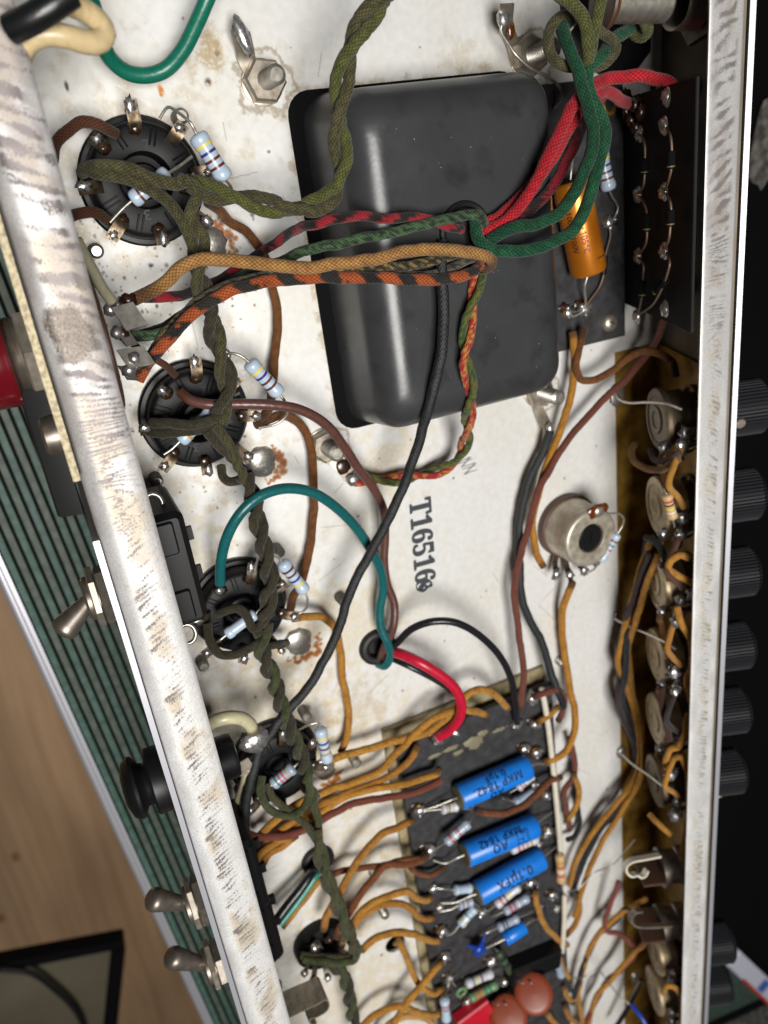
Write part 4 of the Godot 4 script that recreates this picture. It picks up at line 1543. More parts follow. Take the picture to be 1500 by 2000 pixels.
func place_wires() -> void:
	var olive := dye(92, 88, 56, {"b": lin(rgb8(66, 62, 38)), "kind": "fleck", "dirt": 0.2})
	var olive_b := dye(84, 82, 50, {"b": lin(rgb8(60, 56, 36)), "kind": "fleck", "dirt": 0.25})
	var moss := dye(98, 100, 52, {"b": lin(rgb8(74, 78, 38)), "kind": "fleck", "dirt": 0.1})
	var dark := dye(70, 64, 46, {"b": lin(rgb8(48, 45, 32)), "kind": "fleck", "dirt": 0.35})
	var dark_b := dye(64, 59, 42, {"b": lin(rgb8(46, 42, 30)), "kind": "fleck", "dirt": 0.35})
	var leaf := dye(78, 84, 48, {"b": lin(rgb8(54, 60, 36)), "kind": "fleck", "dirt": 0.2})
	# twisted green heater run, from the lamp at the top down the row of sockets
	twisted("heater_pair", "olive twisted pair crossing the transformer's left side", [790, -40, 36, 742, 8, 35, 700, 62, 34, 676, 125, 33, 664, 195, 32, 663, 270, 32, 668, 320, 32, 655, 372, 31, 625, 398, 30, 575, 408, 28, 525, 402, 25, 475, 388, 22, 420, 378, 20, 372, 358, 19], 1.42, 26.0, moss, olive, 0.6, 0.96)
	wire("cloth_wire", "upper olive strand crossing the top socket to its left lug", [372, 352, 21, 340, 362, 20, 300, 352, 19.5, 255, 334, 19, 210, 326, 18, 175, 328, 15, 160, 338, 12], 1.5, olive)
	wire("cloth_wire", "lower olive strand curving over the top socket and down", [162, 330, 14, 195, 338, 18, 245, 348, 19, 290, 368, 19, 330, 395, 19, 360, 435, 19, 374, 470, 18.5, 384, 505, 18], 1.5, olive_b)
	wire("cloth_wire", "olive strand looping down beside the top socket", [352, 350, 20, 378, 362, 22, 390, 378, 21, 380, 398, 20, 372, 420, 19.5, 380, 445, 19, 398, 470, 18, 396, 505, 18], 1.5, olive)
	twisted("heater_pair", "dark olive twisted pair running from the top socket to the second", [390, 488, 18.5, 386, 530, 19, 400, 575, 19.5, 414, 620, 19.5, 420, 660, 19.5, 432, 700, 19, 443, 740, 18.5, 440, 782, 18, 425, 822, 17], 1.42, 20.0, dark, olive_b, 0.2, 0.98)
	wire("cloth_wire", "dark strand reaching left across the second socket, upper one", [430, 812, 18, 400, 826, 17.5, 365, 832, 17, 330, 830, 15, 296, 826, 12], 1.45, dark)
	wire("cloth_wire", "dark strand reaching left across the second socket, lower one", [432, 826, 16.5, 395, 838, 16, 350, 846, 15, 318, 848, 13.5, 292, 843, 11], 1.45, dark_b)
	twisted("heater_pair", "two flat dark strands leaving the second socket towards the third", [412, 836, 17, 440, 872, 17, 465, 908, 16.5, 484, 935, 16], 1.35, 46.0, dark, olive_b, 0.0, 1.0)
	wire("cloth_wire", "short dark strand hooked under the second socket's wire pair", [432, 908, 9, 436, 930, 10, 452, 943, 12, 472, 940, 14, 490, 938, 16], 1.35, dark)
	twisted("heater_pair", "dark twisted pair running from the second socket to the third", [478, 928, 16.5, 492, 960, 17, 500, 1000, 17, 508, 1040, 17, 520, 1085, 17, 527, 1130, 17, 524, 1170, 16.5, 520, 1205, 16], 1.36, 15.0, dark, dark_b, 0.4, 1.0)
	wire("cloth_wire", "dark strand looping over the third socket to its left lugs", [524, 1200, 16, 508, 1222, 16, 494, 1228, 15.5, 485, 1205, 15, 470, 1190, 14, 445, 1192, 13, 425, 1200, 11], 1.35, dark_b)
	wire("cloth_wire", "dark strand sweeping in a bow below the third socket", [405, 1218, 11, 412, 1250, 13, 430, 1274, 14, 458, 1278, 15, 492, 1262, 16, 520, 1240, 16, 526, 1215, 16], 1.4, dark)
	wire("cloth_wire", "short dark strand to the round joint beside the third socket", [520, 1262, 14, 545, 1260, 11, 560, 1255, 7], 1.3, dark_b)
	twisted("heater_pair", "dark green twisted pair with tight kinks above the fourth socket", [512, 1232, 16, 512, 1270, 16, 522, 1300, 16.5, 536, 1325, 16.5, 542, 1355, 16.5, 552, 1385, 16.5, 562, 1415, 16.5, 578, 1450, 16.5, 592, 1485, 16, 600, 1520, 15.5], 1.36, 13.0, dark, leaf, 0.0, 1.0)
	wire("cloth_wire", "green strand bowing left round the fourth socket", [512, 1515, 12, 508, 1545, 14, 518, 1575, 15, 545, 1592, 15.5, 575, 1590, 15.5, 596, 1572, 16, 604, 1545, 15.5, 602, 1515, 15.5], 1.35, leaf)
	wire("cloth_wire", "green strand hooked through the bow at the fourth socket", [522, 1530, 11, 532, 1555, 13, 555, 1575, 14, 590, 1600, 14.5, 612, 1630, 15], 1.35, olive_b)
	wire("cloth_wire", "green strand bent out to the right below the fourth socket", [602, 1535, 14, 614, 1550, 14, 614, 1575, 14, 624, 1595, 14.5, 622, 1622, 15], 1.3, leaf)
	twisted("heater_pair", "green twisted pair passing the lower rubber bush to the small socket", [614, 1620, 15.5, 622, 1650, 16, 630, 1690, 16.5, 646, 1735, 16.5, 664, 1780, 16, 682, 1825, 16, 690, 1850, 15.5], 1.4, 25.0, leaf, olive_b, 0.4, 0.95)
	wire("cloth_wire", "green strand folded back along the small nine pin socket, front one", [684, 1838, 16, 696, 1862, 16, 688, 1876, 15, 660, 1880, 14, 625, 1878, 13, 592, 1874, 11], 1.45, leaf)
	wire("cloth_wire", "green strand folded back along the small nine pin socket, rear one", [694, 1840, 14.5, 700, 1858, 14, 690, 1868, 13.5, 655, 1870, 12.5, 620, 1868, 11, 588, 1866, 9.5], 1.4, olive_b)
	twisted("heater_pair", "green twisted pair leaving the frame below the small socket", [640, 1876, 12, 668, 1900, 13, 680, 1935, 13.5, 686, 1970, 13.5, 694, 2010, 13.5, 700, 2050, 13.5], 1.35, 17.0, leaf, dark_b, 1.0, 1.0)
	# top left corner: mains wires
	var sleek := "plastic"
	wire("mains_wire", "smooth green wire making a U at the upper left", [150, -60, 20, 178, 0, 18, 196, 62, 14, 212, 110, 11, 245, 140, 9, 285, 148, 8.5, 325, 135, 9, 358, 98, 11, 380, 55, 13, 400, 10, 15, 425, -50, 17], 1.72, dye(22, 104, 84, {"rough": 0.0, "vary": 0.12}), sleek)
	wire("mains_wire", "smooth cream wire looping at the upper left corner", [40, 110, 46, 52, 84, 48, 85, 68, 49, 130, 72, 49, 172, 84, 48, 196, 80, 47, 205, 64, 46.5, 192, 42, 46, 160, 18, 45, 128, 4, 44, 100, -40, 42], 1.95, dye(200, 178, 136, {"rough": 0.0, "vary": 0.12}), sleek)
	wire("mains_wire", "black sleeved wire across the upper left corner", [20, 58, 52, 60, 38, 54, 100, 14, 55, 140, -14, 55], 2.3, dye(22, 23, 26, {"rough": 0.0, "vary": 0.1}), sleek)
	# wires of the top socket
	var brown := dye(92, 52, 34, {"dirt": 0.25, "burn": 5.0})
	var umber := dye(132, 82, 38, {"b": lin(rgb8(104, 62, 30)), "kind": "fleck", "dirt": 0.15, "burn": 5.0})
	var ochre := dye(196, 138, 54, {"b": lin(rgb8(170, 114, 40)), "kind": "fleck", "dirt": 0.05, "burn": 3.0})
	var amber := dye(200, 144, 58, {"b": lin(rgb8(160, 108, 40)), "kind": "fleck", "dirt": 0.03, "burn": 2.5})
	var russet := dye(122, 68, 54, {"dirt": 0.15, "burn": 3.0})
	wire("cloth_wire", "dark red brown wire arching over to the top socket's upper left lug", [103, 318, 6, 108, 290, 9, 128, 262, 12, 160, 243, 13, 195, 247, 13, 228, 262, 11], 1.35, brown)
	wire("cloth_wire", "dark red brown wire entering the top socket's lower left lug", [130, 428, 8, 160, 414, 11, 190, 416, 12, 212, 432, 11.5], 1.35, brown)
	wire("cloth_wire", "brown wire descending from the top socket to the second", [405, 396, 11, 430, 410, 8, 452, 432, 5, 480, 446, 4, 502, 474, 3.5, 522, 520, 3, 536, 575, 3, 542, 640, 3.2, 540, 700, 4, 535, 760, 6, 525, 800, 9, 505, 822, 11], 1.3, umber)
	wire("cloth_wire", "brown wire descending from the second socket to the third", [500, 830, 11, 530, 818, 9, 562, 812, 6, 590, 832, 4, 606, 875, 3.2, 613, 930, 3, 612, 990, 3, 606, 1050, 3, 600, 1105, 4, 590, 1140, 6, 575, 1165, 8, 566, 1195, 10], 1.4, umber)
	wire("cloth_wire", "ochre wire leaving the third socket and running down to the fourth", [572, 1208, 10, 602, 1203, 8, 632, 1207, 6, 655, 1228, 4, 664, 1265, 3, 668, 1310, 3, 676, 1360, 3, 681, 1410, 3, 678, 1440, 4, 665, 1470, 5], 1.3, ochre)
	wire("cloth_wire", "ochre wire from the fourth socket up to the board's top edge", [636, 1488, 9, 668, 1478, 8, 720, 1463, 8, 780, 1446, 9, 830, 1432, 10, 868, 1408, 11, 900, 1370, 12, 930, 1348, 12, 955, 1350, 12, 975, 1365, 11, 992, 1383, 9], 1.4, amber)
	# the striped transformer leads
	wire("cloth_wire", "red and black striped wire over the transformer's left edge", [512, 492, 10, 545, 468, 14, 580, 450, 20, 620, 438, 27, 665, 424, 29, 705, 422, 29.5, 750, 428, 29, 800, 422, 29, 838, 428, 29, 865, 440, 29, 902, 448, 27], 1.3, dye(160, 36, 46, {"b": lin(rgb8(34, 30, 30)), "kind": "spiral", "len": 8.0, "width": 0.52, "dirt": 0.2, "vary": 0.6}))
	wire("cloth_wire", "red and black wire from speaker socket passing under the tan wire", [282, 582, 20, 320, 580, 19, 352, 577, 18, 395, 562, 16, 430, 545, 14, 470, 520, 12, 500, 500, 10.5, 520, 486, 10], 1.3, dye(150, 26, 40, {"b": lin(rgb8(32, 26, 28)), "kind": "bands", "len": 5.5, "dirt": 0.2}))
	wire("cloth_wire", "green and black flecked wire crossing to the transformer's hole", [240, 657, 16, 290, 655, 16, 330, 645, 16, 375, 610, 16, 430, 570, 16, 500, 530, 17, 565, 505, 21, 620, 484, 27, 680, 472, 29, 740, 462, 29.5, 800, 446, 30, 850, 430, 30, 900, 422, 30, 935, 420, 30, 945, 438, 28], 1.4, dye(78, 112, 72, {"b": lin(rgb8(38, 42, 38)), "kind": "fleck", "bias": 0.02, "dirt": 0.15}))
	wire("cloth_wire", "tan cloth wire from the speaker socket to the transformer", [262, 585, 20, 290, 572, 22, 318, 556, 23, 345, 532, 24, 375, 515, 25, 410, 507, 26, 460, 512, 27.5, 520, 520, 29, 590, 524, 30.5, 660, 518, 32, 730, 505, 33, 800, 493, 33.5, 860, 487, 33.5, 915, 489, 33, 950, 500, 32, 958, 516, 29, 945, 525, 27], 1.65, dye(178, 132, 76, {"b": lin(rgb8(150, 106, 58)), "kind": "fleck", "dirt": 0.06, "burn": 9.0}))
	wire("cloth_wire", "orange and black banded wire under the tan wire", [270, 742, 20, 290, 712, 20.5, 322, 672, 21, 352, 636, 22, 385, 608, 23, 420, 585, 24, 460, 565, 25, 520, 550, 27, 600, 544, 28.5, 680, 545, 29.5, 760, 546, 30, 830, 545, 30, 890, 543, 30, 925, 530, 29, 940, 515, 27], 1.6, dye(182, 88, 42, {"b": lin(rgb8(40, 39, 37)), "kind": "bands", "len": 4.9, "dirt": 0.34, "vary": 0.7}))
	wire("cloth_wire", "black and yellow flecked wire between tan and orange wires", [285, 715, 17, 318, 660, 18, 355, 618, 19, 400, 580, 20, 450, 556, 21, 520, 538, 24, 600, 534, 27, 690, 530, 28, 770, 522, 28.5, 840, 512, 28.5, 890, 500, 28, 920, 486, 26], 1.35, dye(48, 46, 40, {"b": lin(rgb8(150, 126, 74)), "kind": "fleck", "bias": -0.1, "dirt": 0.1}))
	wire("cloth_wire", "pale speckled wire tucked under the tan wire on the transformer", [330, 655, 18, 372, 602, 20, 425, 566, 22, 490, 545, 24, 560, 536, 27, 640, 533, 28, 720, 535, 28, 800, 536, 28, 860, 533, 28, 905, 515, 28, 935, 500, 26], 1.3, dye(110, 102, 84, {"b": lin(rgb8(44, 42, 40)), "kind": "fleck", "bias": 0.05, "dirt": 0.1}))
	wire("cloth_wire", "black cloth wire from speaker socket going behind the striped wires", [240, 666, 13, 280, 652, 13, 320, 640, 13, 350, 622, 14, 390, 592, 15], 1.3, dye(36, 38, 36, {}))
	wire("cloth_wire", "thin dark red wire from the speaker socket to the second socket", [250, 662, 10, 285, 690, 11, 320, 712, 12, 345, 735, 12], 1.0, brown)
	# red leads of the rectifier
	var red := dye(190, 34, 46, {"b": lin(rgb8(160, 26, 38)), "kind": "fleck", "dirt": 0.04})
	wire("cloth_wire", "bright red cloth wire arching over to the front wall board", [938, 452, 27, 975, 440, 29, 1010, 412, 30, 1045, 360, 31, 1075, 300, 31, 1098, 245, 30, 1118, 200, 29, 1150, 170, 28, 1195, 155, 27, 1245, 150, 29, 1290, 156, 29, 1312, 166, 29, 1316, 180, 28], 1.75, red)
	wire("cloth_wire", "second red cloth wire bent down onto the front board", [930, 444, 26, 970, 426, 27, 1005, 400, 27, 1040, 362, 27, 1080, 302, 27, 1112, 245, 26, 1140, 200, 25, 1168, 183, 24, 1195, 183, 20, 1218, 198, 15, 1238, 210, 9], 1.75, dye(178, 36, 46, {"dirt": 0.08, "burn": 3.0}))
	wire("cloth_wire", "soot marked red wire running beside the two red leads", [948, 458, 26, 985, 446, 27, 1020, 425, 27, 1055, 392, 26, 1090, 345, 25, 1118, 295, 24, 1140, 240, 23, 1150, 205, 22, 1175, 190, 20], 1.6, dye(150, 28, 44, {"b": lin(rgb8(44, 30, 32)), "kind": "spiral", "len": 26.0, "width": 0.42, "dirt": 0.25}))
	# dark green rectifier leads, looped
	var pine := dye(26, 78, 50, {"b": lin(rgb8(18, 58, 40)), "kind": "fleck", "vary": 0.3})
	var pine_b := dye(30, 86, 56, {"b": lin(rgb8(20, 62, 42)), "kind": "fleck", "vary": 0.3})
	wire("cloth_wire", "dark green wire looping low across the orange capacitor", [928, 432, 28, 932, 458, 29.5, 952, 482, 31, 985, 492, 32, 1030, 487, 33, 1075, 472, 34, 1115, 450, 34, 1142, 415, 34, 1160, 365, 34, 1172, 315, 34, 1182, 268, 33, 1174, 232, 32, 1158, 198, 31, 1148, 165, 30, 1152, 135, 30, 1175, 112, 29, 1195, 85, 27, 1215, 68, 25, 1238, 52, 23], 1.75, pine_b)
	wire("cloth_wire", "dark green wire curling above the other green one", [955, 470, 29, 980, 455, 31, 1010, 444, 32, 1055, 437, 33, 1090, 418, 34, 1115, 385, 34.5, 1138, 345, 35, 1155, 300, 35, 1160, 255, 35, 1150, 215, 34, 1140, 175, 33, 1132, 140, 32, 1118, 112, 30, 1104, 82, 28, 1098, 58, 26, 1112, 40, 24], 1.75, pine)
	# olive lamp leads, top right
	wire("cloth_wire", "olive wire coming from above and curling round the green wires", [1068, -40, 36, 1092, -8, 35, 1118, 14, 34, 1140, 45, 33, 1148, 85, 33, 1150, 112, 31, 1142, 125, 29], 1.7, moss)
	wire("cloth_wire", "olive wire ring left of the green wires at the top right", [1112, 30, 26, 1090, 36, 26, 1074, 60, 26, 1072, 90, 26, 1085, 115, 26.5, 1110, 130, 27, 1150, 132, 28, 1185, 122, 28.5, 1202, 98, 29, 1192, 74, 30, 1165, 55, 31, 1150, 50, 32], 1.45, olive)
	wire("cloth_wire", "olive wire descending straight between the lamp terminals", [1190, -40, 34, 1176, 0, 34, 1168, 40, 33.5, 1160, 75, 32, 1152, 110, 30], 1.6, moss)
	wire("cloth_wire", "olive wire hooking round the right lamp terminal", [1200, -40, 34, 1222, 0, 33, 1245, 22, 31, 1262, 46, 29, 1264, 66, 27, 1252, 74, 25, 1238, 66, 23, 1236, 52, 22], 1.7, moss)
	# long loose wires in the middle
	wire("cloth_wire", "long black cloth wire running from the transformer down to the switches", [866, 470, 27, 866, 545, 29, 868, 600, 29.5, 866, 660, 29.5, 858, 720, 29, 842, 785, 27, 822, 845, 24, 806, 900, 22, 788, 950, 20, 760, 1010, 19, 732, 1065, 18, 706, 1115, 17, 682, 1165, 17, 662, 1220, 17, 640, 1275, 17, 610, 1330, 17, 575, 1375, 17, 540, 1415, 18, 512, 1460, 19, 494, 1510, 20, 484, 1560, 20, 480, 1620, 19, 482, 1680, 18, 488, 1720, 17], 1.42, dye(30, 30, 32, {"b": lin(rgb8(44, 44, 46)), "kind": "fleck", "vary": 0.4}), "waxed")
	twisted("choke_pair", "red, yellow and green flecked twisted pair at transformer's lower edge", [935, 535, 26, 924, 590, 27.5, 912, 650, 28, 908, 700, 28, 918, 750, 27, 918, 790, 24, 912, 835, 18, 908, 868, 12, 885, 905, 7, 850, 922, 5, 805, 932, 4.5, 760, 938, 4.5, 716, 936, 4.5, 695, 936, 4.5], 1.12, 27.0, dye(178, 44, 48, {"b": lin(rgb8(190, 150, 70)), "kind": "fleck", "bias": -0.12}), dye(112, 108, 48, {"b": lin(rgb8(40, 76, 46)), "kind": "fleck", "bias": 0.0}), 0.3, 1.0)
	wire("insulated_wire", "smooth brown wire from the second socket to the upper rubber bush", [352, 765, 12, 375, 783, 14, 415, 790, 16, 470, 789, 17, 530, 791, 18, 585, 800, 18, 635, 828, 17, 672, 872, 15, 700, 915, 13, 730, 955, 11, 750, 1000, 9, 752, 1050, 8, 750, 1095, 7.5, 756, 1140, 7, 770, 1180, 7.5, 768, 1225, 8, 752, 1262, 6, 742, 1285, 2], 1.35, dye(88, 58, 52, {"rough": 0.0, "vary": 0.12, "burn": 4.0}), sleek)
	wire("insulated_wire", "smooth teal wire arching from third socket to the upper rubber bush", [430, 1140, 11, 432, 1095, 15, 445, 1045, 18, 472, 1000, 20, 510, 968, 20, 560, 954, 19, 610, 962, 18, 655, 990, 16, 695, 1030, 14, 722, 1070, 12, 742, 1110, 10, 748, 1150, 8, 742, 1190, 7, 744, 1225, 7, 757, 1255, 7.5, 762, 1280, 6, 752, 1300, 4, 738, 1296, 1], 1.45, dye(24, 88, 90, {"rough": 0.0, "vary": 0.12}), sleek)
	wire("insulated_wire", "thin smooth black wire arching from bush to the board's top", [748, 1275, 2, 775, 1256, 8, 805, 1228, 13, 845, 1214, 17, 890, 1216, 19, 935, 1240, 19, 975, 1280, 18, 998, 1325, 16, 1006, 1370, 13, 1010, 1412, 9], 1.2, dye(30, 31, 34, {"rough": 0.0, "vary": 0.1}), sleek)
	wire("insulated_wire", "smooth red wire from the bush bent down onto the board", [752, 1270, 2, 785, 1278, 9, 820, 1294, 14, 855, 1315, 16, 885, 1340, 17, 900, 1370, 17, 898, 1400, 15, 880, 1424, 12, 856, 1440, 9], 1.75, dye(182, 28, 54, {"rough": 0.0, "vary": 0.1}), sleek)
	wire("insulated_wire", "smooth black wire running beneath the red one to the board", [756, 1282, 2, 800, 1302, 8, 845, 1325, 10, 880, 1348, 11, 903, 1376, 12, 905, 1402, 11, 892, 1422, 9], 1.0, dye(26, 27, 30, {"rough": 0.0, "vary": 0.1}), sleek)
	# wires along the right half
	wire("cloth_wire", "ochre wire from the bias board down to the steel potentiometer", [1118, 648, 5, 1122, 700, 6, 1118, 750, 7, 1102, 815, 7, 1080, 875, 6, 1060, 930, 5.5, 1046, 985, 5, 1040, 1030, 5, 1046, 1080, 7, 1062, 1108, 9], 1.35, ochre)
	wire("cloth_wire", "black wire from the lower right transformer bolt to the board", [1074, 842, 6, 1066, 868, 5, 1048, 905, 4.5, 1028, 955, 4.5, 1016, 1015, 4.5, 1012, 1080, 5, 1018, 1150, 6, 1036, 1210, 7, 1060, 1262, 8, 1075, 1310, 9, 1092, 1350, 11, 1100, 1380, 9], 1.4, dye(34, 38, 40, {"vary": 0.25, "rough": 0.02}), "waxed")
	wire("cloth_wire", "long russet wire from the front board down to the component board", [1304, 606, 25, 1290, 645, 20, 1265, 690, 12, 1228, 735, 10, 1180, 780, 8.5, 1138, 825, 8, 1105, 868, 8, 1075, 915, 8, 1050, 965, 8, 1034, 1020, 8, 1020, 1070, 8, 1008, 1120, 8, 1004, 1170, 8.5, 1010, 1220, 9, 1020, 1275, 10, 1022, 1330, 11, 1016, 1385, 9], 1.3, russet)
	wire("cloth_wire", "ochre wire looping from the bias board round to the first control", [1140, 640, 6, 1133, 680, 7, 1125, 720, 8, 1135, 742, 8.5, 1162, 744, 9, 1195, 725, 10, 1222, 700, 12, 1255, 686, 14, 1290, 690, 17, 1312, 708, 20, 1320, 735, 23], 1.3, umber)
	wire("cloth_wire", "ochre wire from the steel potentiometer's lower lug down past the board", [1118, 1138, 10, 1108, 1165, 7, 1098, 1200, 5, 1098, 1240, 4.5, 1106, 1290, 5, 1112, 1340, 6.5, 1122, 1390, 9, 1122, 1425, 11, 1108, 1462, 12, 1085, 1482, 11, 1062, 1488, 9], 1.45, ochre)


func board_eyelet(t: Node3D, p: Vector3, r := 1.9, m := "solder") -> void:
	var ring := Shape.new()
	ring.lathe([Vector2(r * 0.6, 0.0), Vector2(r * 0.7, 0.5), Vector2(r, 0.45), Vector2(r * 1.12, 0.0)], Transform3D(Basis(), p), 18)
	var e := part("eyelet", ring, mat.brass, t)
	var b := Shape.new()
	b.blob(p + Vector3(0.2, 0.5, 0.1), Vector3(r * 1.05, r * 0.7, r * 0.9), fuzz, 1.3)
	b.blob(p + Vector3(-r * 0.7, 0.7, r * 0.6).rotated(Vector3.UP, p.x * 2.1), Vector3(r * 0.5, r * 0.55, r * 0.45), fuzz, 1.0, Basis(), 6, 9)
	b.blob(p + Vector3(r * 0.8, 0.5, -r * 0.5).rotated(Vector3.UP, p.z * 1.7), Vector3(r * 0.4, r * 0.7, r * 0.4), fuzz, 1.0, Basis(), 6, 9)
	part("solder", b, mat[m], e)
	if fposmod(p.x * 7.3 + p.z * 3.1, 2.0) > 1.0:
		var g := Shape.new()
		g.blob(p + Vector3(-1.2, 0.1, -1.5), Vector3(r * 1.2, 0.35, r * 0.9), fuzz, 0.7)
		part("flux", g, mat.old_flux, e)


func wall_eyelet(t: Node3D, p: Vector3, face: Vector3) -> void:
	var xf := frame(p, face)
	var ring := Shape.new()
	ring.lathe([Vector2(1.2, 0.0), Vector2(1.6, 0.4), Vector2(2.2, 0.3), Vector2(2.5, 0.0)], xf, 18)
	var e := part("eyelet", ring, mat.dull_solder, t)
	var b := Shape.new()
	b.blob(p + face * 0.3, Vector3(1.9, 1.1, 1.9), fuzz, 0.6, xf.basis)
	part("solder", b, mat.dull_solder, e)


const BOARD_X := 175.6


# the point on that sight line that lies `proud` millimetres in front of the diode board
func on_board(u: float, v: float, proud: float) -> Vector3:
	var c := Vector3((u - 750.0) / LENS, (v - 1000.0) / LENS, 1.0)
	var r := Vector3(c.dot(axis_across), c.dot(axis_up), c.dot(axis_along))
	var t := (BOARD_X - proud * sqrt(1.0 + LEAN * LEAN) - LEAN * EYE_HEIGHT) / (r.x + LEAN * r.y)
	return Vector3(0, EYE_HEIGHT, 0) + r * t


func place_bias_board() -> void:
	# flat fibre board with the orange capacitor
	var t := thing("bias_board", "flat black fibre board under the orange capacitor", "component board", Vector3(163, 0, 20))
	var s := Shape.new()
	var a := at(1083, 163, 2)
	var z1 := at(1108, 684, 2).z
	s.box(Vector3(174.5 - 142.0, 1.8, z1 - a.z), Transform3D(Basis(), Vector3((142.0 + 174.5) / 2, 0.15, (a.z + z1) / 2)), 0.2)
	part("board", s, mat.fibreboard, t)
	for q in [[1187, 434, 1.9], [1140, 603, 2.0], [1120, 212, 1.8], [1108, 610, 1.6]]:
		board_eyelet(t, at(q[0], q[1], 2.0), q[2])
	var sc := Shape.new()
	var sp := at(1190, 630, 2.0)
	sc.lathe([Vector2(3.0, 0), Vector2(2.9, 0.7), Vector2(2.2, 1.5), Vector2(1.1, 1.9), Vector2(0, 1.95)], Transform3D(Basis(), sp), 28, 60.0)
	var screw := part("board_screw", sc, mat.nickel, t)
	for k in 2:
		var x := Shape.new()
		x.box(Vector3(2.8, 0.4, 0.55), frame(sp + Vector3.UP * 1.6, Vector3.UP, Vector3(1, 0, 0.5).rotated(Vector3.UP, PI / 2 * k)))
		part("cross_slot", x, mat.dark_steel, screw)
	var hook := Shape.new()
	var hp := at(1188, 205, 2.0)
	hook.lathe([Vector2(2.0, 0), Vector2(2.9, 0.2), Vector2(2.9, 1.0), Vector2(2.2, 1.3), Vector2(1.6, 0.4)], Transform3D(Basis(), hp), 24)
	part("terminal", hook, mat.brass, t)
	# orange electrolytic capacitor
	var p := at(1114, 352, 7.5)
	var q := at(1150, 532, 7.5)
	var d := q - p
	var l := d.length()
	var xf := frame(p, d, Vector3.UP)
	var cp := thing("orange_capacitor", "shiny orange axial capacitor beside the transformer", "capacitor", (p + q) / 2 - Vector3.UP * 5.6)
	var c := Shape.new()
	c.lathe([Vector2(0, 0.4), Vector2(4.3, 0.4), Vector2(4.9, 0.0), Vector2(5.4, 0.5), Vector2(5.5, 1.2), Vector2(5.25, 2.0), Vector2(5.5, 2.8), Vector2(5.55, l - 1.0), Vector2(5.1, l), Vector2(0, l)], xf, 40, 50.0)
	part("sleeve", c, mat.amber_film, cp)
	var seal := Shape.new()
	seal.lathe([Vector2(0, -0.1), Vector2(4.2, -0.1), Vector2(4.6, 0.3)], xf, 30)
	part("end_seal", seal, mat.black_plastic, cp)
	var band := Shape.new()
	band.lathe([Vector2(5.4, l * 0.83), Vector2(5.58, l * 0.83), Vector2(5.58, l * 0.845), Vector2(5.4, l * 0.845)], xf, 30, 30.0, PI * 0.62)
	part("printed_line", band, mat.brown_ink, cp)
	# lettering round the sleeve, read along its length
	var ax := d.normalized()
	var upv := Vector3.UP
	var lx := Transform3D(Basis(ax, upv, ax.cross(upv)).orthonormalized(), p + d * 0.60)
	part("print", lettering("+105°C", 2.5, Transform3D(lx.basis.rotated(ax, 0.5), lx.origin), 5.6), mat.brown_ink, cp)
	part("print", lettering("100µF 100V", 2.3, Transform3D(lx.basis.rotated(ax, 1.05), p + d * 0.5), 5.6), mat.brown_ink, cp)
	for g in [[p, [at(1116, 330, 7.5), at(1119, 300, 6.5), at(1120, 240, 4.5), at(1120, 214, 3)]], [q, [at(1142, 560, 6.5), at(1144, 590, 4.5), at(1140, 606, 3.5), at(1120, 618, 3), at(1108, 614, 3)]]]:
		var w := Shape.new()
		var pts := [g[0]]
		pts.append_array(g[1])
		w.tube(curve(pts, 0.7), 0.42, 8)
		part("lead", w, mat.lead_wire, cp)
	resistor("pale banded resistor on the bias board behind the green wires", at(1172, 290, 5), at(1190, 372, 5), 2.3, "blue", ["yellow", "violet", "brown", "brown"], [at(1166, 262, 4), at(1160, 230, 3)], [at(1196, 385, 4.5), at(1207, 405, 3.5), at(1200, 425, 3), at(1188, 434, 3)])
	# thin dark diode below it
	var dd := thing("diode", "small dark diode on copper leads beside the orange capacitor", "diode", at(1181, 515, 3))
	var lead := Shape.new()
	lead.tube(curve([at(1190, 440, 3.2), at(1192, 460, 3.5), at(1186, 485, 3.5), at(1181, 505, 3.5), at(1178, 540, 3.5), at(1170, 562, 3.2), at(1150, 590, 3), at(1143, 602, 3)], 0.7), 0.36, 8)
	part("lead", lead, mat.copper, dd)
	var body := Shape.new()
	body.tube(curve([at(1182, 500, 3.5), at(1178, 536, 3.5)], 0.7), 1.0, 14)
	part("body", body, mat.bakelite, dd)
	wire("bare_wire", "bare bent lead from the upper right bolt round the transformer's corner", [983, 42, 8.5, 978, 60, 8, 992, 85, 9, 1008, 108, 10, 1035, 132, 10, 1062, 146, 9, 1085, 162, 7.5, 1096, 180, 6.5, 1094, 196, 5, 1083, 212, 3], 0.42, {"a": Color.WHITE}, "lead_wire", "", 8)
	# diode board standing in front of the leaning front wall
	var r := thing("rectifier_board", "black board with two rows of diodes in the front wall's shade", "component board", Vector3(174, 0, 20))
	var b := Shape.new()
	var l0 := on_board(1350, 153, 0.0)
	var l1 := on_board(1352, 652, 0.0)
	var rise := Vector3(-LEAN, 1, 0).normalized()
	var face := Vector3(-1, -LEAN, 0).normalized()
	var tall := (on_board(1358, 400, 0.0).y - 1.0) / rise.y
	var foot := Vector3(BOARD_X - LEAN, 1.0, (l0.z + l1.z) / 2)
	b.box(Vector3(tall - 1.2, 0.8, l1.z - l0.z), frame(foot + rise * (tall - 1.2) / 2 - face * 0.8, face, rise), 0.2)
	part("board", b, mat.dark_board, r)
	for k in 2:
		var post := Shape.new()
		var pp := Vector3(BOARD_X, 0, l0.z if k == 0 else l1.z - 6.0) + rise * 22.0 - face * 1.4
		post.lathe([Vector2(2.2, 0.1), Vector2(2.2, 13.0)], frame(pp, -face), 18)
		part("spacer", post, mat.dark_steel, r)
	var row_a := [[1250, 262], [1247, 380], [1247, 500], [1245, 618]]
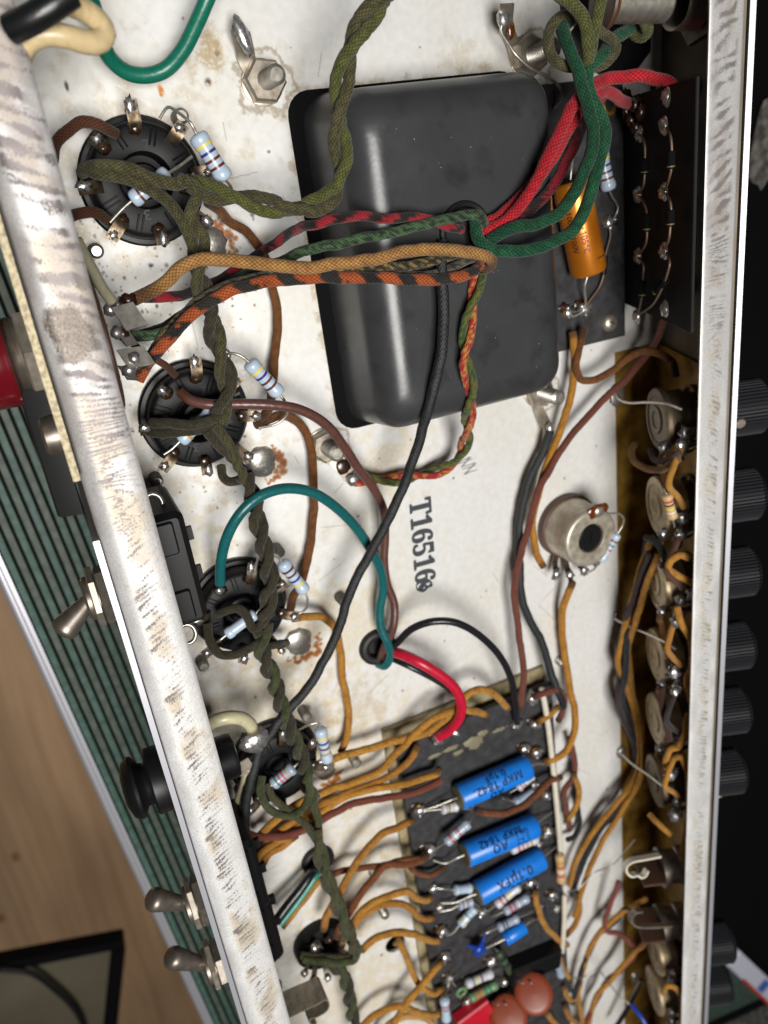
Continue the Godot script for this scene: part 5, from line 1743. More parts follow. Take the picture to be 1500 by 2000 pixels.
	for q3 in row_a:
		wall_eyelet(r, on_board(q3[0], q3[1], 0.1), face)
	var row_b := [[1303, 190], [1298, 246], [1298, 375], [1298, 490], [1300, 603]]
	for q4 in row_b:
		wall_eyelet(r, on_board(q4[0], q4[1], 0.1), face)
	var links := [
		["first diode of the inner row on the shaded board", [1252, 264, 1259, 280, 1260, 300, 1259, 345, 1257, 362, 1249, 378], 310, 340, 1260],
		["second diode of the inner row on the shaded board", [1250, 384, 1259, 400, 1263, 415, 1264, 455, 1262, 475, 1250, 496], 418, 452, 1264],
		["third diode of the inner row on the shaded board", [1249, 504, 1257, 520, 1256, 545, 1254, 575, 1252, 590, 1247, 614], 548, 580, 1255],
		["first diode of the outer row on the shaded board", [1302, 250, 1310, 268, 1312, 290, 1311, 330, 1308, 345, 1300, 372], 295, 330, 1311],
		["second diode of the outer row on the shaded board", [1301, 378, 1309, 395, 1311, 412, 1309, 445, 1307, 465, 1300, 486], 410, 442, 1310],
		["third diode of the outer row on the shaded board", [1302, 494, 1308, 515, 1302, 540, 1290, 570, 1275, 595, 1252, 612], 548, 572, 1291],
	]
	for k in links.size():
		var q5 = links[k]
		var dt := thing("diode", q5[0], "diode", on_board(q5[4], q5[2], 2.0), "diodes on the shaded board")
		var pts := []
		for j in range(0, 12, 2):
			pts.append(on_board(q5[1][j], q5[1][j + 1], 0.8 if j == 0 or j == 10 else 2.6))
		var ld := Shape.new()
		ld.tube(curve(pts, 0.7), 0.34, 8)
		part("lead", ld, mat.copper, dt)
		var bd := Shape.new()
		var p0 := on_board(q5[4] + (10 if k == 5 else 0), q5[2], 2.6)
		var p1 := on_board(q5[4] - (12 if k == 5 else 1), q5[3], 2.6)
		bd.lathe([Vector2(0.5, -0.1), Vector2(1.0, 0), Vector2(1.05, 0.3), Vector2(1.05, p0.distance_to(p1) - 0.3), Vector2(1.0, p0.distance_to(p1)), Vector2(0.5, p0.distance_to(p1) + 0.1)], frame(p0, p1 - p0), 18)
		part("body", bd, mat.matt_black, dt)
		var rg := Shape.new()
		var ln := p0.distance_to(p1)
		rg.lathe([Vector2(1.0, ln * 0.82), Vector2(1.08, ln * 0.82), Vector2(1.08, ln * 0.9), Vector2(1.0, ln * 0.9)], frame(p0, p1 - p0), 18)
		part("polarity_band", rg, mat.polarity, dt)
	# burnt flux where the red wires land
	var goo := Shape.new()
	for q6 in [[1226, 215, 3.0], [1232, 232, 2.6], [1240, 205, 2.6], [1215, 190, 2.0], [1236, 248, 1.8], [1248, 218, 2.2]]:
		goo.blob(on_board(q6[0] + 8, q6[1], 0.6), Vector3(q6[2], 1.4, q6[2]), fuzz, 0.8)
	solo("burnt_flux", goo, mat.old_flux, "dark glossy lump of burnt flux under the red wire ends", "flux")
	# black plastic box in the top right corner and the pilot lamp
	var bx := Shape.new()
	var c0 := at(1150, 40, 3)
	var outline := PackedVector2Array()
	for k in [[1098, -60], [1110, 40], [1150, 120], [1195, 152], [1245, 140], [1275, 100], [1275, -60]]:
		var z := at(k[0], k[1], 3) - c0
		outline.append(Vector2(z.x, z.z))
	bx.prism(outline, 0.0, 2.6, Transform3D(Basis(), Vector3(c0.x, 0.1, c0.z)), 0.5)
	solo("insulating_sheet", bx, mat.black_plastic, "smooth black insulating sheet on the floor under the pilot lamp", "insulator")
	var lamp := thing("pilot_lamp_holder", "metal pilot lamp holder cut by the top edge of the frame", "lamp holder", at(1240, 5, 20))
	var lp := at(1190, 5, 30)
	var lq := at(1400, 5, 34)
	var ld2 := lq - lp
	var lf := frame(lp, ld2, Vector3.UP)
	var tube := Shape.new()
	tube.lathe([Vector2(3.0, 0.0), Vector2(4.6, 0.0), Vector2(4.6, ld2.length() * 0.5), Vector2(4.2, ld2.length() * 0.52)], lf, 30)
	part("shell", tube, mat.tin, lamp)
	var disc := Shape.new()
	disc.lathe([Vector2(2, -2.0), Vector2(6.3, -2.0), Vector2(6.5, -1.4), Vector2(6.3, -0.8), Vector2(2, -0.8)], lf, 32)
	part("insulating_washer", disc, mat.phenolic, lamp)
	var rim := Shape.new()
	rim.lathe([Vector2(5.6, -0.7), Vector2(6.0, -0.4), Vector2(5.6, 0.0)], lf, 32)
	part("ring", rim, mat.brass, lamp)
	var th := Shape.new()
	var prof := []
	for k in 7:
		prof.append(Vector2(6.2, ld2.length() * 0.60 + k * 1.1))
		prof.append(Vector2(5.5, ld2.length() * 0.60 + k * 1.1 + 0.55))
	th.lathe(prof, lf, 32)
	part("threaded_collar", th, mat.dark_steel, lamp)
	var nut := Shape.new()
	nut.prism(Shape.ring_of(6, 9.5, 0.2), ld2.length() * 0.82, ld2.length() * 0.90, lf, 0.4)
	part("nut", nut, mat.dark_steel, lamp)
	for q7 in [[1128, 30, 25], [1235, 42, 22]]:
		var sm := Shape.new()
		lug_strip(sm, [at(q7[0] - 2, q7[1] - 22, 24.0), at(q7[0], q7[1], q7[2]), at(q7[0] - 18, q7[1] + 30, q7[2] - 3.0)], Vector3(0, 0, 1), 2.4, 0.4)
		part("terminal", sm, mat.tin, lamp)
		bead(q7[0], q7[1] + 4, q7[2] + 1.0, 1.3, lamp)


# ---------------------------------------------------------------- rear wall fittings
func place_rear() -> void:
	# speaker socket: phenolic disc on the wall with tinned tabs
	var c := Vector3(2.6, 30.0, at(205, 670, 30).z)
	var t := thing("speaker_socket", "brown disc of the speaker socket with tinned tabs on the rear wall", "socket", c)
	var s := Shape.new()
	var px := at_x(236, 700, 12.0)
	s.lathe([Vector2(0, 0), Vector2(14.5, 0), Vector2(15.2, 0.6), Vector2(15.2, 2.2), Vector2(14.6, 2.8), Vector2(0, 2.8)], frame(Vector3(9.0, 31.0, at(208, 668, 34).z), Vector3.RIGHT), 48)
	part("disc", s, mat.phenolic, t)
	var neck := Shape.new()
	neck.lathe([Vector2(9, -10), Vector2(9, 0)], frame(Vector3(9.0, 31.0, at(208, 668, 34).z), Vector3.RIGHT), 32)
	part("neck", neck, mat.bakelite, t)
	for q in [[232, 624, 274, 612, 27, 5.6], [236, 660, 258, 656, 22, 4.5], [240, 702, 292, 694, 25, 4.8], [240, 728, 262, 730, 24, 3.6]]:
		var p0 := at(q[0], q[1], q[4])
		var p1 := at(q[2], q[3], q[4] - 1.0)
		var l := Shape.new()
		l.strip(PackedVector3Array([p0, p0.lerp(p1, 0.5), p1]), Vector3(0.35, 0.25, 1), q[5], 0.5)
		part("tab", l, mat.tin, t)
	for q2 in [[232, 598, 22, 1.8], [246, 604, 22, 1.5], [216, 604, 23, 1.5], [262, 700, 25, 1.3], [252, 724, 24, 1.5], [228, 650, 22, 1.4]]:
		bead(q2[0], q2[1], q2[2], q2[3], t)
	for q3 in [[252, 588, 22, 1.8], [240, 652, 21, 1.4], [240, 596, 22, 1.8]]:
		bead(q3[0], q3[1], q3[2], q3[3], t, "old_flux")
	wire("insulated_wire", "short clear sleeved wire from the rear wall to the speaker socket", [150, 470, 32, 165, 500, 30, 182, 530, 28, 198, 560, 26, 218, 588, 24], 1.25, dye(150, 146, 122, {"rough": 0.0, "vary": 0.15}), "plastic")
	# big toggle with its black body
	var base := Vector3(-2.4, 25.0, at(203, 1160, 25).z)
	var large := toggle("large steel toggle tilted down, left of the black switch body", base, at(118, 1238, 26), 0.9)
	var middle := toggle("middle steel toggle with two bright nuts, pointing left", Vector3(-2.4, 25.0, at(408, 1760, 25).z - 2.0), at(290, 1755, 27), 0.6)
	var bottom := toggle("bottom steel toggle beside the middle one, pointing left", Vector3(-2.4, 25.0, at(430, 1875, 25).z), at(328, 1868, 27), 0.2)
	switch_body(large, Vector3(3.0, 14.0, at(350, 1110, 34).z), Vector3(15.0, 22.0, 29.5))
	switch_body(middle, Vector3(2.0, 14.0, at(510, 1712, 34).z), Vector3(13.0, 20.0, 27.0))
	switch_body(bottom, Vector3(2.0, 12.0, at(530, 1836, 34).z), Vector3(13.5, 20.0, 25.0))
	for q4 in [[300, 985, 28, 2.6], [366, 1238, 28, 2.6]]:
		var eye := Shape.new()
		var pts := []
		for k in 13:
			var a := TAU * k / 12
			pts.append(at(q4[0], q4[1], q4[2]) + Vector3(cos(a) * 2.1, 0.6 * sin(a), sin(a) * 2.4))
		eye.tube(curve(pts, 0.6), 0.55, 8)
		solo("wire_eye", eye, mat.tin, "bare metal eye %s the black slide switch" % ("above" if q4[1] < 1100 else "below"), "terminal")
	# fuse holder
	var fz := at(440, 1475, 25).z
	var fh := thing("fuse_holder", "black fuse holder with round cap through the rear wall", "fuse holder", Vector3(0, 20, fz))
	var body := Shape.new()
	var fx := frame(Vector3(-2, 26, fz), Vector3(1, 0, 0), Vector3.UP)
	body.lathe([Vector2(6.3, 0), Vector2(6.3, 17.5), Vector2(5.9, 18.6), Vector2(4.2, 19.0), Vector2(0, 19.0)], fx, 36)
	part("inner_body", body, mat.black_plastic, fh)
	var cap := Shape.new()
	var ox := frame(Vector3(-2.4, 26, at(275, 1528, 26).z + 1.0), Vector3(-1, 0, 0), Vector3.UP)
	cap.lathe([Vector2(8.8, 0), Vector2(9.0, 0.5), Vector2(9.0, 3.8), Vector2(8.5, 4.4), Vector2(6.4, 4.5)], ox, 44)
	part("collar", cap, mat.black_plastic, fh)
	var grip := Shape.new()
	grip.lathe([Vector2(6.2, 4.2), Vector2(5.6, 5.2), Vector2(5.9, 6.2), Vector2(8.3, 7.6), Vector2(8.5, 8.4), Vector2(7.4, 10.2), Vector2(4.2, 11.3), Vector2(0, 11.6)], ox, 40, 45.0)
	part("cap", grip, mat.black_plastic, fh)
	var tip := Shape.new()
	tip.blob(at(498, 1443, 22), Vector3(4.2, 2.6, 3.6), fuzz, 0.5)
	tip.blob(at(486, 1450, 22), Vector3(3.0, 2.2, 2.6), fuzz, 0.5)
	part("solder", tip, mat.solder, fh)
	var tab := Shape.new()
	lug_strip(tab, [at(450, 1508, 20), at(475, 1500, 20), at(492, 1490, 20)], Vector3(0.3, 0, 1), 5.0, 0.5)
	part("terminal", tab, mat.nickel, fh)
	wire("mains_wire", "smooth cream wire arching from the rear wall to the fuse holder", [395, 1432, 24, 412, 1412, 26, 440, 1402, 27, 468, 1402, 26.5, 486, 1412, 25, 494, 1428, 23], 1.9, dye(186, 180, 146, {"rough": 0.0, "vary": 0.12, "burn": 4.0}), "plastic")
	wire("mains_wire", "smooth cream wire running down from the fuse holder's side tab", [484, 1498, 19, 478, 1530, 17, 468, 1560, 15, 458, 1590, 13, 452, 1612, 11], 1.5, dye(182, 174, 142, {"rough": 0.0, "vary": 0.15}), "plastic")
	# round red lens with its nut above the bracket
	var j := thing("red_lens", "red plastic lens with nut and washers at the left edge", "indicator lens", Vector3(-12, 20, at(20, 720, 30).z))
	var jx := frame(Vector3(-2.4, 24, at(40, 692, 26).z), Vector3(-1, 0, 0), Vector3.UP)
	var n := Shape.new()
	n.prism(Shape.ring_of(6, 9.4, 0.95), 0.2, 2.6, jx, 0.4)
	part("nut", n, mat.nickel, j)
	var ws := Shape.new()
	ws.lathe([Vector2(7.6, 2.6), Vector2(7.8, 3.2), Vector2(7.4, 3.6), Vector2(7.8, 4.2), Vector2(7.3, 4.8), Vector2(5, 4.9)], jx, 40)
	part("threaded_collar", ws, mat.dark_steel, j)
	var lens := Shape.new()
	lens.lathe([Vector2(7.0, 4.6), Vector2(10.6, 5.2), Vector2(10.9, 6.0), Vector2(10.9, 14.0), Vector2(9.8, 17.0), Vector2(6, 19.0), Vector2(0, 20.0)], jx, 44, 40.0)
	part("lens", lens, mat.jewel_red, j)
	var rv := Shape.new()
	rv.lathe([Vector2(4.6, 0), Vector2(4.6, 1.2), Vector2(4.2, 3.4), Vector2(3.4, 4.0), Vector2(0, 4.1)], frame(Vector3(-2.4, 22, at(102, 850, 22).z), Vector3(-1, 0, 0)), 30)
	solo("bracket_screw", rv, mat.dark_steel, "rusty round screw head below the red lens", "screw")
	# bent spring clip of the jack at the bottom
	var clip := Shape.new()
	var cp := []
	for k in [[546, 1968], [580, 1952], [612, 1938], [626, 1930], [633, 1936], [630, 1950], [612, 1962], [596, 1968], [600, 1978], [610, 1975]]:
		cp.append(at(k[0], k[1], 24))
	clip.strip(curve(cp, 0.5), Vector3(0, 1, 0), 9.5, 0.5)
	solo("jack_spring", clip, mat.nickel, "bent steel spring clip below the small nine pin socket", "jack spring")
	var ring := Shape.new()
	ring.blob(at(520, 1802, 28), Vector3(1.8, 1.3, 2.4), fuzz, 0.4)
	solo("switch_terminal", ring, mat.solder, "bright soldered terminal between the two lower black switch bodies", "terminal")
	var ring2 := Shape.new()
	ring2.blob(at(542, 1925, 27), Vector3(1.6, 1.3, 3.2), fuzz, 0.3)
	solo("switch_terminal", ring2, mat.solder, "bright soldered terminal above the bent steel clip", "terminal")


func switch_body(toggle_of: Node3D, base: Vector3, size: Vector3) -> void:
	var t := holder("switch_body", "", toggle_of)
	var xf := Transform3D(Basis(), base + Vector3(size.x / 2, 0, 0))
	var s := Shape.new()
	s.prism(Shape.rounded(size.x / 2, size.z / 2, 2.2), 0.0, size.y, xf, 1.4)
	part("shell", s, mat.black_plastic, t)
	for k in [-1, 1]:
		var p := Shape.new()
		p.prism(Shape.rounded(size.x * 0.26, size.z * 0.14, 0.8), 0.0, 0.9, Transform3D(Basis(), base + Vector3(size.x * 0.55, size.y - 0.1, k * size.z * 0.30)), 0.4)
		part("raised_panel", p, mat.black_plastic, t)
		var l := Shape.new()
		lug_strip(l, [base + Vector3(size.x - 0.5, size.y * 0.6, k * size.z * 0.18), base + Vector3(size.x + 2.0, size.y * 0.6, k * size.z * 0.18)], Vector3.BACK, 3.4, 1.2)
		part("stud", l, mat.black_plastic, t)


# ---------------------------------------------------------------- front wall fittings
func place_front() -> void:
	var zs := [80.5, 110.2, 138.8, 168.6, 197.0, 226.0, 320.5, 346.5]
	var say := ["first potentiometer from the top, darker ridged can", "second potentiometer from the top, small resistor across its lugs", "third potentiometer from the top, round dimple on its can", "fourth potentiometer from the top, bright solder on its lug", "fifth potentiometer from the top, brown wire passing across it", "sixth potentiometer from the top, above the upper spring clip", "potentiometer below the lower spring clip, red stripe near it", "lowest potentiometer, cut by the frame, pale can"]
	var pots := []
	for k in zs.size():
		pots.append(front_pot(say[k], zs[k], "old_can" if k in [0, 5] else "pot_can", [0.5, 0.35, 0.45, 0.3, 0.4, 0.35, 0.3, 0.2][k]))
	var kz := [80.5, 110.2, 138.8, 168.6, 197.0, 226.0, 320.5, 346.5]
	var side := ["topmost black control knob with a slotted set screw", "second black control knob from the top, white specks on it", "third black control knob from the top", "fourth black control knob from the top", "fifth black control knob from the top", "sixth black control knob, small bright set screw on it", "black control knob over the green mat, upper of two", "lowest black control knob over the green mat"]
	for k in kz.size():
		knob(side[k], kz[k], 0.25 if k == 0 else (0.9 if k == 5 else -10.0), pots[k])
	# jumpers from lug to lug under the rim
	var hop := ["first and second", "second and third", "third and fourth", "fourth and fifth", "fifth and sixth"]
	for k in 5:
		var look: Dictionary = [dye(190, 134, 54, {"dirt": 0.08}), dye(96, 60, 44, {"dirt": 0.2}), dye(186, 126, 50, {"dirt": 0.1}), dye(58, 50, 48, {}), dye(192, 136, 56, {"dirt": 0.08})][k]
		for low in 2:
			var a := wall_point(44.0 - 5.0 * low, zs[k] + 4.0 + 2.0 * low, 11.0 + 3.0 * low)
			var b := wall_point(44.0 - 5.0 * low, zs[k + 1] - 5.0, 10.0 + 2.0 * low)
			var bow := (a + b) / 2 + Vector3(-7.0 + 11.0 * low, 2.0 - 9.0 * low, 0)
			wire("cloth_wire", ("%s jumper wire between the %s potentiometers" % [["pale", "deeper"][low], hop[k]]), curve([a, a.lerp(bow, 0.6) + Vector3(-2, 1, 0), bow, b.lerp(bow, 0.5), b], 0.8), 1.1, look if low == 0 else dye(150, 98, 44, {"dirt": 0.2}))
			var bl := Shape.new()
			bl.blob(a, Vector3(1.9, 1.3, 1.6), fuzz, 1.3)
			solo("wall_terminal", bl, mat.solder, "%s solder lump between the %s potentiometers" % [["upper", "lower"][low], hop[k]], "terminal")
	# the two input jacks with their bent springs
	for q in [[1236, 1690, 0.0, "upper bent spring clip of an input jack on the front wall"], [1248, 1800, 1.0, "lower bent spring clip of an input jack on the front wall"]]:
		var u: float = q[0]
		var v: float = q[1]
		var t := thing("input_jack", q[3], "jack", at(u + 40, v - 10, 30))
		var s := Shape.new()
		var pts := []
		var sec := [[52, -20], [20, -14], [-4, -9], [-15, 0], [-14, 12], [-4, 19], [6, 17], [14, 21], [22, 18], [27, 8]] if q[2] == 0.0 else [[62, 6], [30, 8], [0, 8], [-14, 2], [-17, -10], [-8, -20], [4, -22]]
		for k in sec:
			pts.append(at(u + k[0], v + k[1], 40))
		s.strip(curve(pts, 0.5), Vector3.UP, 2.2, 0.8)
		part("spring", s, mat.cream if q[2] == 0.0 else mat.nickel, t)
		var base := wall_point(33.0, at(1320, v + 10, 33).z, 1.0)
		var inward := Vector3(-cos(TILT), -sin(TILT), 0)
		var b := Shape.new()
		b.lathe([Vector2(7.5, 0.0), Vector2(7.5, 4.0), Vector2(6.6, 4.6), Vector2(6.6, 9.0), Vector2(7.6, 9.2), Vector2(7.6, 11.0), Vector2(3.0, 11.0)], frame(base, inward), 36)
		part("jack_body", b, mat.dark_steel, t)
		var st := Shape.new()
		st.box(Vector3(16, 9.0, 1.2), frame(base + inward * 11.0, inward, Vector3.UP))
		part("contact_stack", st, mat.phenolic, t)
	# solder lugs and odd bright terminals between the controls
	var n := 0
	for q in [[1296, 1100, 38, 1.6, "curved tinned lug between the second and third potentiometers"], [1352, 1160, 42, 2.2, "round bright solder knob beside the third potentiometer"], [1316, 1312, 40, 2.4, "bright ragged solder beside the fourth potentiometer"], [1318, 1350, 42, 1.7, "bright open wire end below the fourth potentiometer"], [1310, 1512, 40, 2.2, "bright solder lump beside the sixth potentiometer"], [1318, 1592, 42, 2.3, "bright round terminal above the upper spring clip"], [1320, 1215, 42, 1.8, "bright open wire end above the fourth potentiometer"]]:
		var b := Shape.new()
		b.blob(at(q[0], q[1], q[2]), Vector3(q[3] * 0.9, q[3] * 0.6, q[3] * 0.8), fuzz, 1.5, Basis(Vector3.UP, q[1] * 0.7), 12, 18)
		b.blob(at(q[0] + 8, q[1] - 6, q[2] - 1.0), Vector3(q[3] * 0.5, q[3] * 0.5, q[3] * 0.8), fuzz, 1.2)
		solo("wall_terminal", b, mat.solder, q[4], "terminal")
		n += 1
	resistor("small brown resistor banded yellow behind the second potentiometer", at(1302, 965, 40), at(1314, 1012, 40), 1.7, "tan", ["red", "black", "yellow", "white"], [at(1298, 955, 38)], [at(1318, 1030, 38)])
	wire("bare_wire", "bare grounding wire from the brass strip to the first potentiometer", [1200, 765, 1, 1210, 780, 5, 1230, 787, 14, 1262, 786, 28, 1300, 788, 38, 1332, 800, 42], 0.45, {"a": Color.WHITE}, "lead_wire", "", 8)
	wire("bare_wire", "bare grounding wire to the fourth potentiometer", [1200, 1208, 1, 1225, 1222, 8, 1260, 1236, 22, 1300, 1255, 36, 1320, 1268, 40], 0.45, {"a": Color.WHITE}, "lead_wire", "", 8)
	wire("bare_wire", "bare grounding wire to the sixth potentiometer", [1212, 1470, 1, 1235, 1492, 10, 1268, 1515, 24, 1300, 1540, 36], 0.45, {"a": Color.WHITE}, "lead_wire", "", 8)
	for q in [[1214, 1470, 2.2, "solder spot on brass near the fifth potentiometer"], [1206, 1205, 2.0, "solder spot on brass near the fourth potentiometer"], [1206, 772, 3.0, "solder spot on brass beside the first potentiometer"], [1240, 1908, 2.4, "solder spot on brass near the lowest potentiometers"]]:
		var b := Shape.new()
		b.blob(at(q[0], q[1], 0.6), Vector3(q[2], 0.9, q[2] * 1.4), fuzz, 0.6)
		solo("solder_spot", b, mat.dull_solder, q[3], "solder joint")
	# steel potentiometer standing on the floor
	var p := at(1103, 1024) * Vector3(1, 0, 1)
	var t := thing("trimmer", "round steel potentiometer with black slotted hub standing on the floor", "potentiometer", p)
	var xf := Transform3D(Basis(), p)
	var w := Shape.new()
	w.lathe([Vector2(11.6, 0.1), Vector2(11.6, 3.0), Vector2(10, 3.2)], xf, 48)
	part("wafer", w, mat.phenolic, t)
	var c := Shape.new()
	c.lathe([Vector2(10.7, 2.6), Vector2(10.8, 3.6), Vector2(10.6, 4.2), Vector2(10.6, 13.6), Vector2(10.3, 14.5), Vector2(9.6, 15.0), Vector2(8.8, 15.0), Vector2(5.5, 15.0), Vector2(5.2, 14.7), Vector2(5.1, 13.0), Vector2(0, 12.9)], xf, 56, 40.0)
	part("can", c, mat.trimmer_can, t)
	var hub := Shape.new()
	hub.lathe([Vector2(4.9, 12.8), Vector2(4.8, 14.2), Vector2(4.4, 14.5), Vector2(0, 14.5)], xf, 32)
	part("hub", hub, mat.black_plastic, t)
	var slot := Shape.new()
	slot.box(Vector3(0.6, 0.25, 4.4), Transform3D(Basis(Vector3.UP, -0.25), p + Vector3.UP * 14.4))
	part("slot", slot, mat.matt_black, t)
	for k in 4:
		var g := 1.05 + k * 0.36
		var d := Vector3(cos(g), 0, sin(g))
		var l := Shape.new()
		lug_strip(l, [p + d * 10.5 + Vector3.UP * 2.2, p + d * 13.5 + Vector3.UP * 3.4, p + d * 17.5 + Vector3.UP * 6.5], Vector3(-sin(g), 0, cos(g)), 2.4, 0.4)
		var lug := part("lug", l, mat.lug_metal, t)
		var b := Shape.new()
		b.blob(p + d * 17.0 + Vector3.UP * 6.6, Vector3(1.4, 1.0, 1.8), fuzz, 1.2)
		part("solder", b, mat.solder, lug)
	var fx := Shape.new()
	fx.blob(at(1168, 998, 15.0), Vector3(3.8, 0.5, 2.6), fuzz, 0.5)
	part("flux", fx, mat.flux, t)
	var sd := Shape.new()
	sd.blob(at(1170, 999, 15.3), Vector3(2.0, 0.9, 1.9), fuzz, 0.4)
	part("solder", sd, mat.dull_solder, t)
	resistor("pale resistor with green band hanging beside the steel potentiometer", at(1206, 1042, 15), at(1172, 1096, 13), 1.7, "blue", ["brown", "green", "red"], [at(1216, 1026, 15.5), at(1218, 1012, 16), at(1208, 1003, 16), at(1190, 1003, 16), at(1172, 999, 15.6)], [at(1160, 1112, 10), at(1150, 1118, 6)])
	# loom of wires along the foot of the front wall
	var ochre := dye(194, 138, 54, {"b": lin(rgb8(168, 114, 42)), "kind": "fleck", "dirt": 0.05})
	var russet := dye(112, 62, 54, {"dirt": 0.2})
	var black := dye(36, 38, 42, {"b": lin(rgb8(52, 54, 58)), "kind": "fleck"})
	var plum := dye(66, 50, 54, {"dirt": 0.2})
	var loom := [
		["ochre wire of the front loom, from the second control to the board", [1275, 1050, 26, 1262, 1085, 20, 1245, 1130, 16, 1232, 1185, 13, 1215, 1240, 10, 1208, 1290, 9, 1222, 1340, 9, 1238, 1385, 9, 1246, 1430, 9, 1248, 1480, 9, 1238, 1525, 9, 1212, 1560, 9, 1180, 1595, 8, 1148, 1640, 7, 1122, 1690, 7, 1112, 1730, 8], ochre],
		["black wire of the front loom twisting round the ochre one", [1264, 1055, 22, 1258, 1095, 17, 1240, 1150, 12, 1222, 1205, 10, 1224, 1255, 12, 1222, 1310, 12, 1214, 1360, 9, 1228, 1410, 7, 1242, 1460, 7, 1244, 1505, 8, 1222, 1560, 9, 1182, 1605, 8, 1150, 1660, 7, 1128, 1710, 6, 1116, 1750, 7], black],
		["plum wire of the front loom", [1270, 1080, 24, 1250, 1135, 18, 1230, 1190, 13, 1212, 1250, 8, 1212, 1310, 7, 1206, 1360, 10, 1216, 1400, 10, 1236, 1450, 5, 1240, 1510, 6, 1214, 1570, 6, 1170, 1625, 6, 1140, 1680, 6, 1124, 1725, 6], plum],
		["ochre wire of the front loom, bowing out past the fifth control", [1286, 1085, 28, 1262, 1140, 22, 1246, 1200, 17, 1230, 1250, 12, 1228, 1300, 8, 1234, 1350, 7, 1250, 1400, 10, 1256, 1450, 12, 1254, 1500, 12, 1240, 1540, 11, 1216, 1580, 10, 1190, 1620, 9, 1158, 1680, 8, 1136, 1740, 8, 1122, 1790, 8], ochre],
		["dark wire leaving the front loom towards the jacks", [1252, 1800, 18, 1225, 1775, 12, 1200, 1800, 9, 1165, 1830, 8, 1145, 1870, 8, 1128, 1920, 8, 1118, 1960, 8], black],
		["ochre wire beside the dark one near the lower jack", [1262, 1755, 18, 1235, 1770, 13, 1205, 1790, 10, 1170, 1822, 8.5, 1150, 1860, 8, 1136, 1905, 8, 1130, 1950, 7, 1138, 1990, 7, 1140, 2030, 7], ochre],
		["russet wire standing up to the right of the board's foot", [1208, 1722, 12, 1194, 1760, 10, 1180, 1800, 9, 1182, 1816, 9, 1205, 1822, 10, 1228, 1838, 12, 1238, 1850, 13], dye(136, 72, 62, {"dirt": 0.1})],
		["ochre wire twisted with a russet one at the lower right", [1278, 1812, 28, 1262, 1840, 20, 1238, 1862, 15, 1215, 1885, 11, 1192, 1915, 10, 1168, 1940, 9, 1155, 1970, 8, 1148, 2020, 8], ochre],
		["russet wire twisted with an ochre one at the lower right", [1240, 1842, 14, 1236, 1868, 13, 1212, 1895, 10, 1188, 1912, 8, 1170, 1945, 7, 1150, 1985, 8, 1132, 2020, 8], dye(130, 60, 50, {"dirt": 0.1})],
		["ochre wire bent round the lowest potentiometer", [1296, 1940, 42, 1302, 1925, 44, 1318, 1928, 45, 1328, 1948, 45, 1332, 1985, 44, 1334, 2030, 42], ochre],
		["ochre wire running under the front rim, upper", [1345, 1090, 44, 1330, 1085, 44, 1310, 1095, 43, 1305, 1110, 42, 1318, 1120, 42, 1338, 1130, 43, 1354, 1140, 44], ochre],
		["ochre wire running under the front rim beside the fourth control", [1322, 1185, 43, 1330, 1215, 44, 1348, 1250, 45, 1352, 1300, 45, 1342, 1330, 44, 1350, 1370, 45], ochre],
		["ochre wire running under the front rim beside the fifth control", [1344, 1395, 44, 1338, 1430, 44, 1322, 1460, 42, 1312, 1462, 41, 1304, 1470, 40, 1300, 1500, 38, 1310, 1520, 38], ochre],
		["ochre wire running under the front rim beside the sixth control", [1318, 1480, 42, 1330, 1478, 44, 1340, 1500, 45, 1346, 1540, 45, 1344, 1600, 45, 1336, 1650, 44, 1334, 1680, 43], ochre],
		["ochre wire end hanging above the upper spring clip", [1268, 1590, 30, 1280, 1602, 33, 1296, 1616, 36, 1310, 1630, 38], ochre],
		["ochre wire bow between the first and second potentiometers", [1240, 868, 14, 1232, 880, 16, 1240, 900, 20, 1262, 915, 26, 1290, 915, 34, 1312, 905, 40, 1328, 895, 42], dye(142, 98, 44, {"dirt": 0.2})],
		["russet wire bow between the first and second potentiometers", [1270, 880, 22, 1280, 896, 28, 1300, 900, 36, 1325, 885, 42], dye(84, 56, 54, {"dirt": 0.2})],
		["brown wire crossing in front of the fifth potentiometer", [1292, 1346, 36, 1296, 1380, 39, 1302, 1420, 40, 1308, 1446, 41], dye(74, 48, 38, {"dirt": 0.2})],
		["dark green wire below the second potentiometer", [1262, 1050, 26, 1280, 1058, 32, 1296, 1078, 37, 1308, 1105, 40], dye(36, 52, 46, {"dirt": 0.2})],
	]
	for q in loom:
		wire("cloth_wire", q[0], q[1], 1.25, q[2])
	wire("bare_wire", "thin bare wire curving from the board to the upper jack", [1108, 1742, 9, 1130, 1735, 9, 1160, 1705, 10, 1195, 1690, 11, 1215, 1670, 13, 1240, 1640, 18], 0.28, {"a": Color.WHITE}, "lead_wire", "", 6)
	wire("bare_wire", "thin bare wire from the lower loom to the blue sleeved joint", [1118, 1910, 9, 1140, 1908, 9, 1168, 1896, 10, 1185, 1915, 11, 1210, 1945, 14, 1235, 1965, 18], 0.3, {"a": Color.WHITE}, "lead_wire", "", 6)
	wire("sleeve", "short dark blue sleeve at the lower right corner", [1234, 1962, 18, 1244, 1975, 21, 1255, 1990, 24, 1262, 2004, 26], 1.1, dye(34, 62, 150, {"rough": 0.0, "vary": 0.1}), "plastic")
	wire("mains_wire", "black wire slanting under the lowest potentiometers", [1200, 2010, 8, 1225, 1970, 10, 1240, 1940, 12, 1252, 1915, 16], 1.1, dye(22, 22, 24, {"rough": 0.0}), "plastic")


# ---------------------------------------------------------------- the long component board
const DECK := 6.6


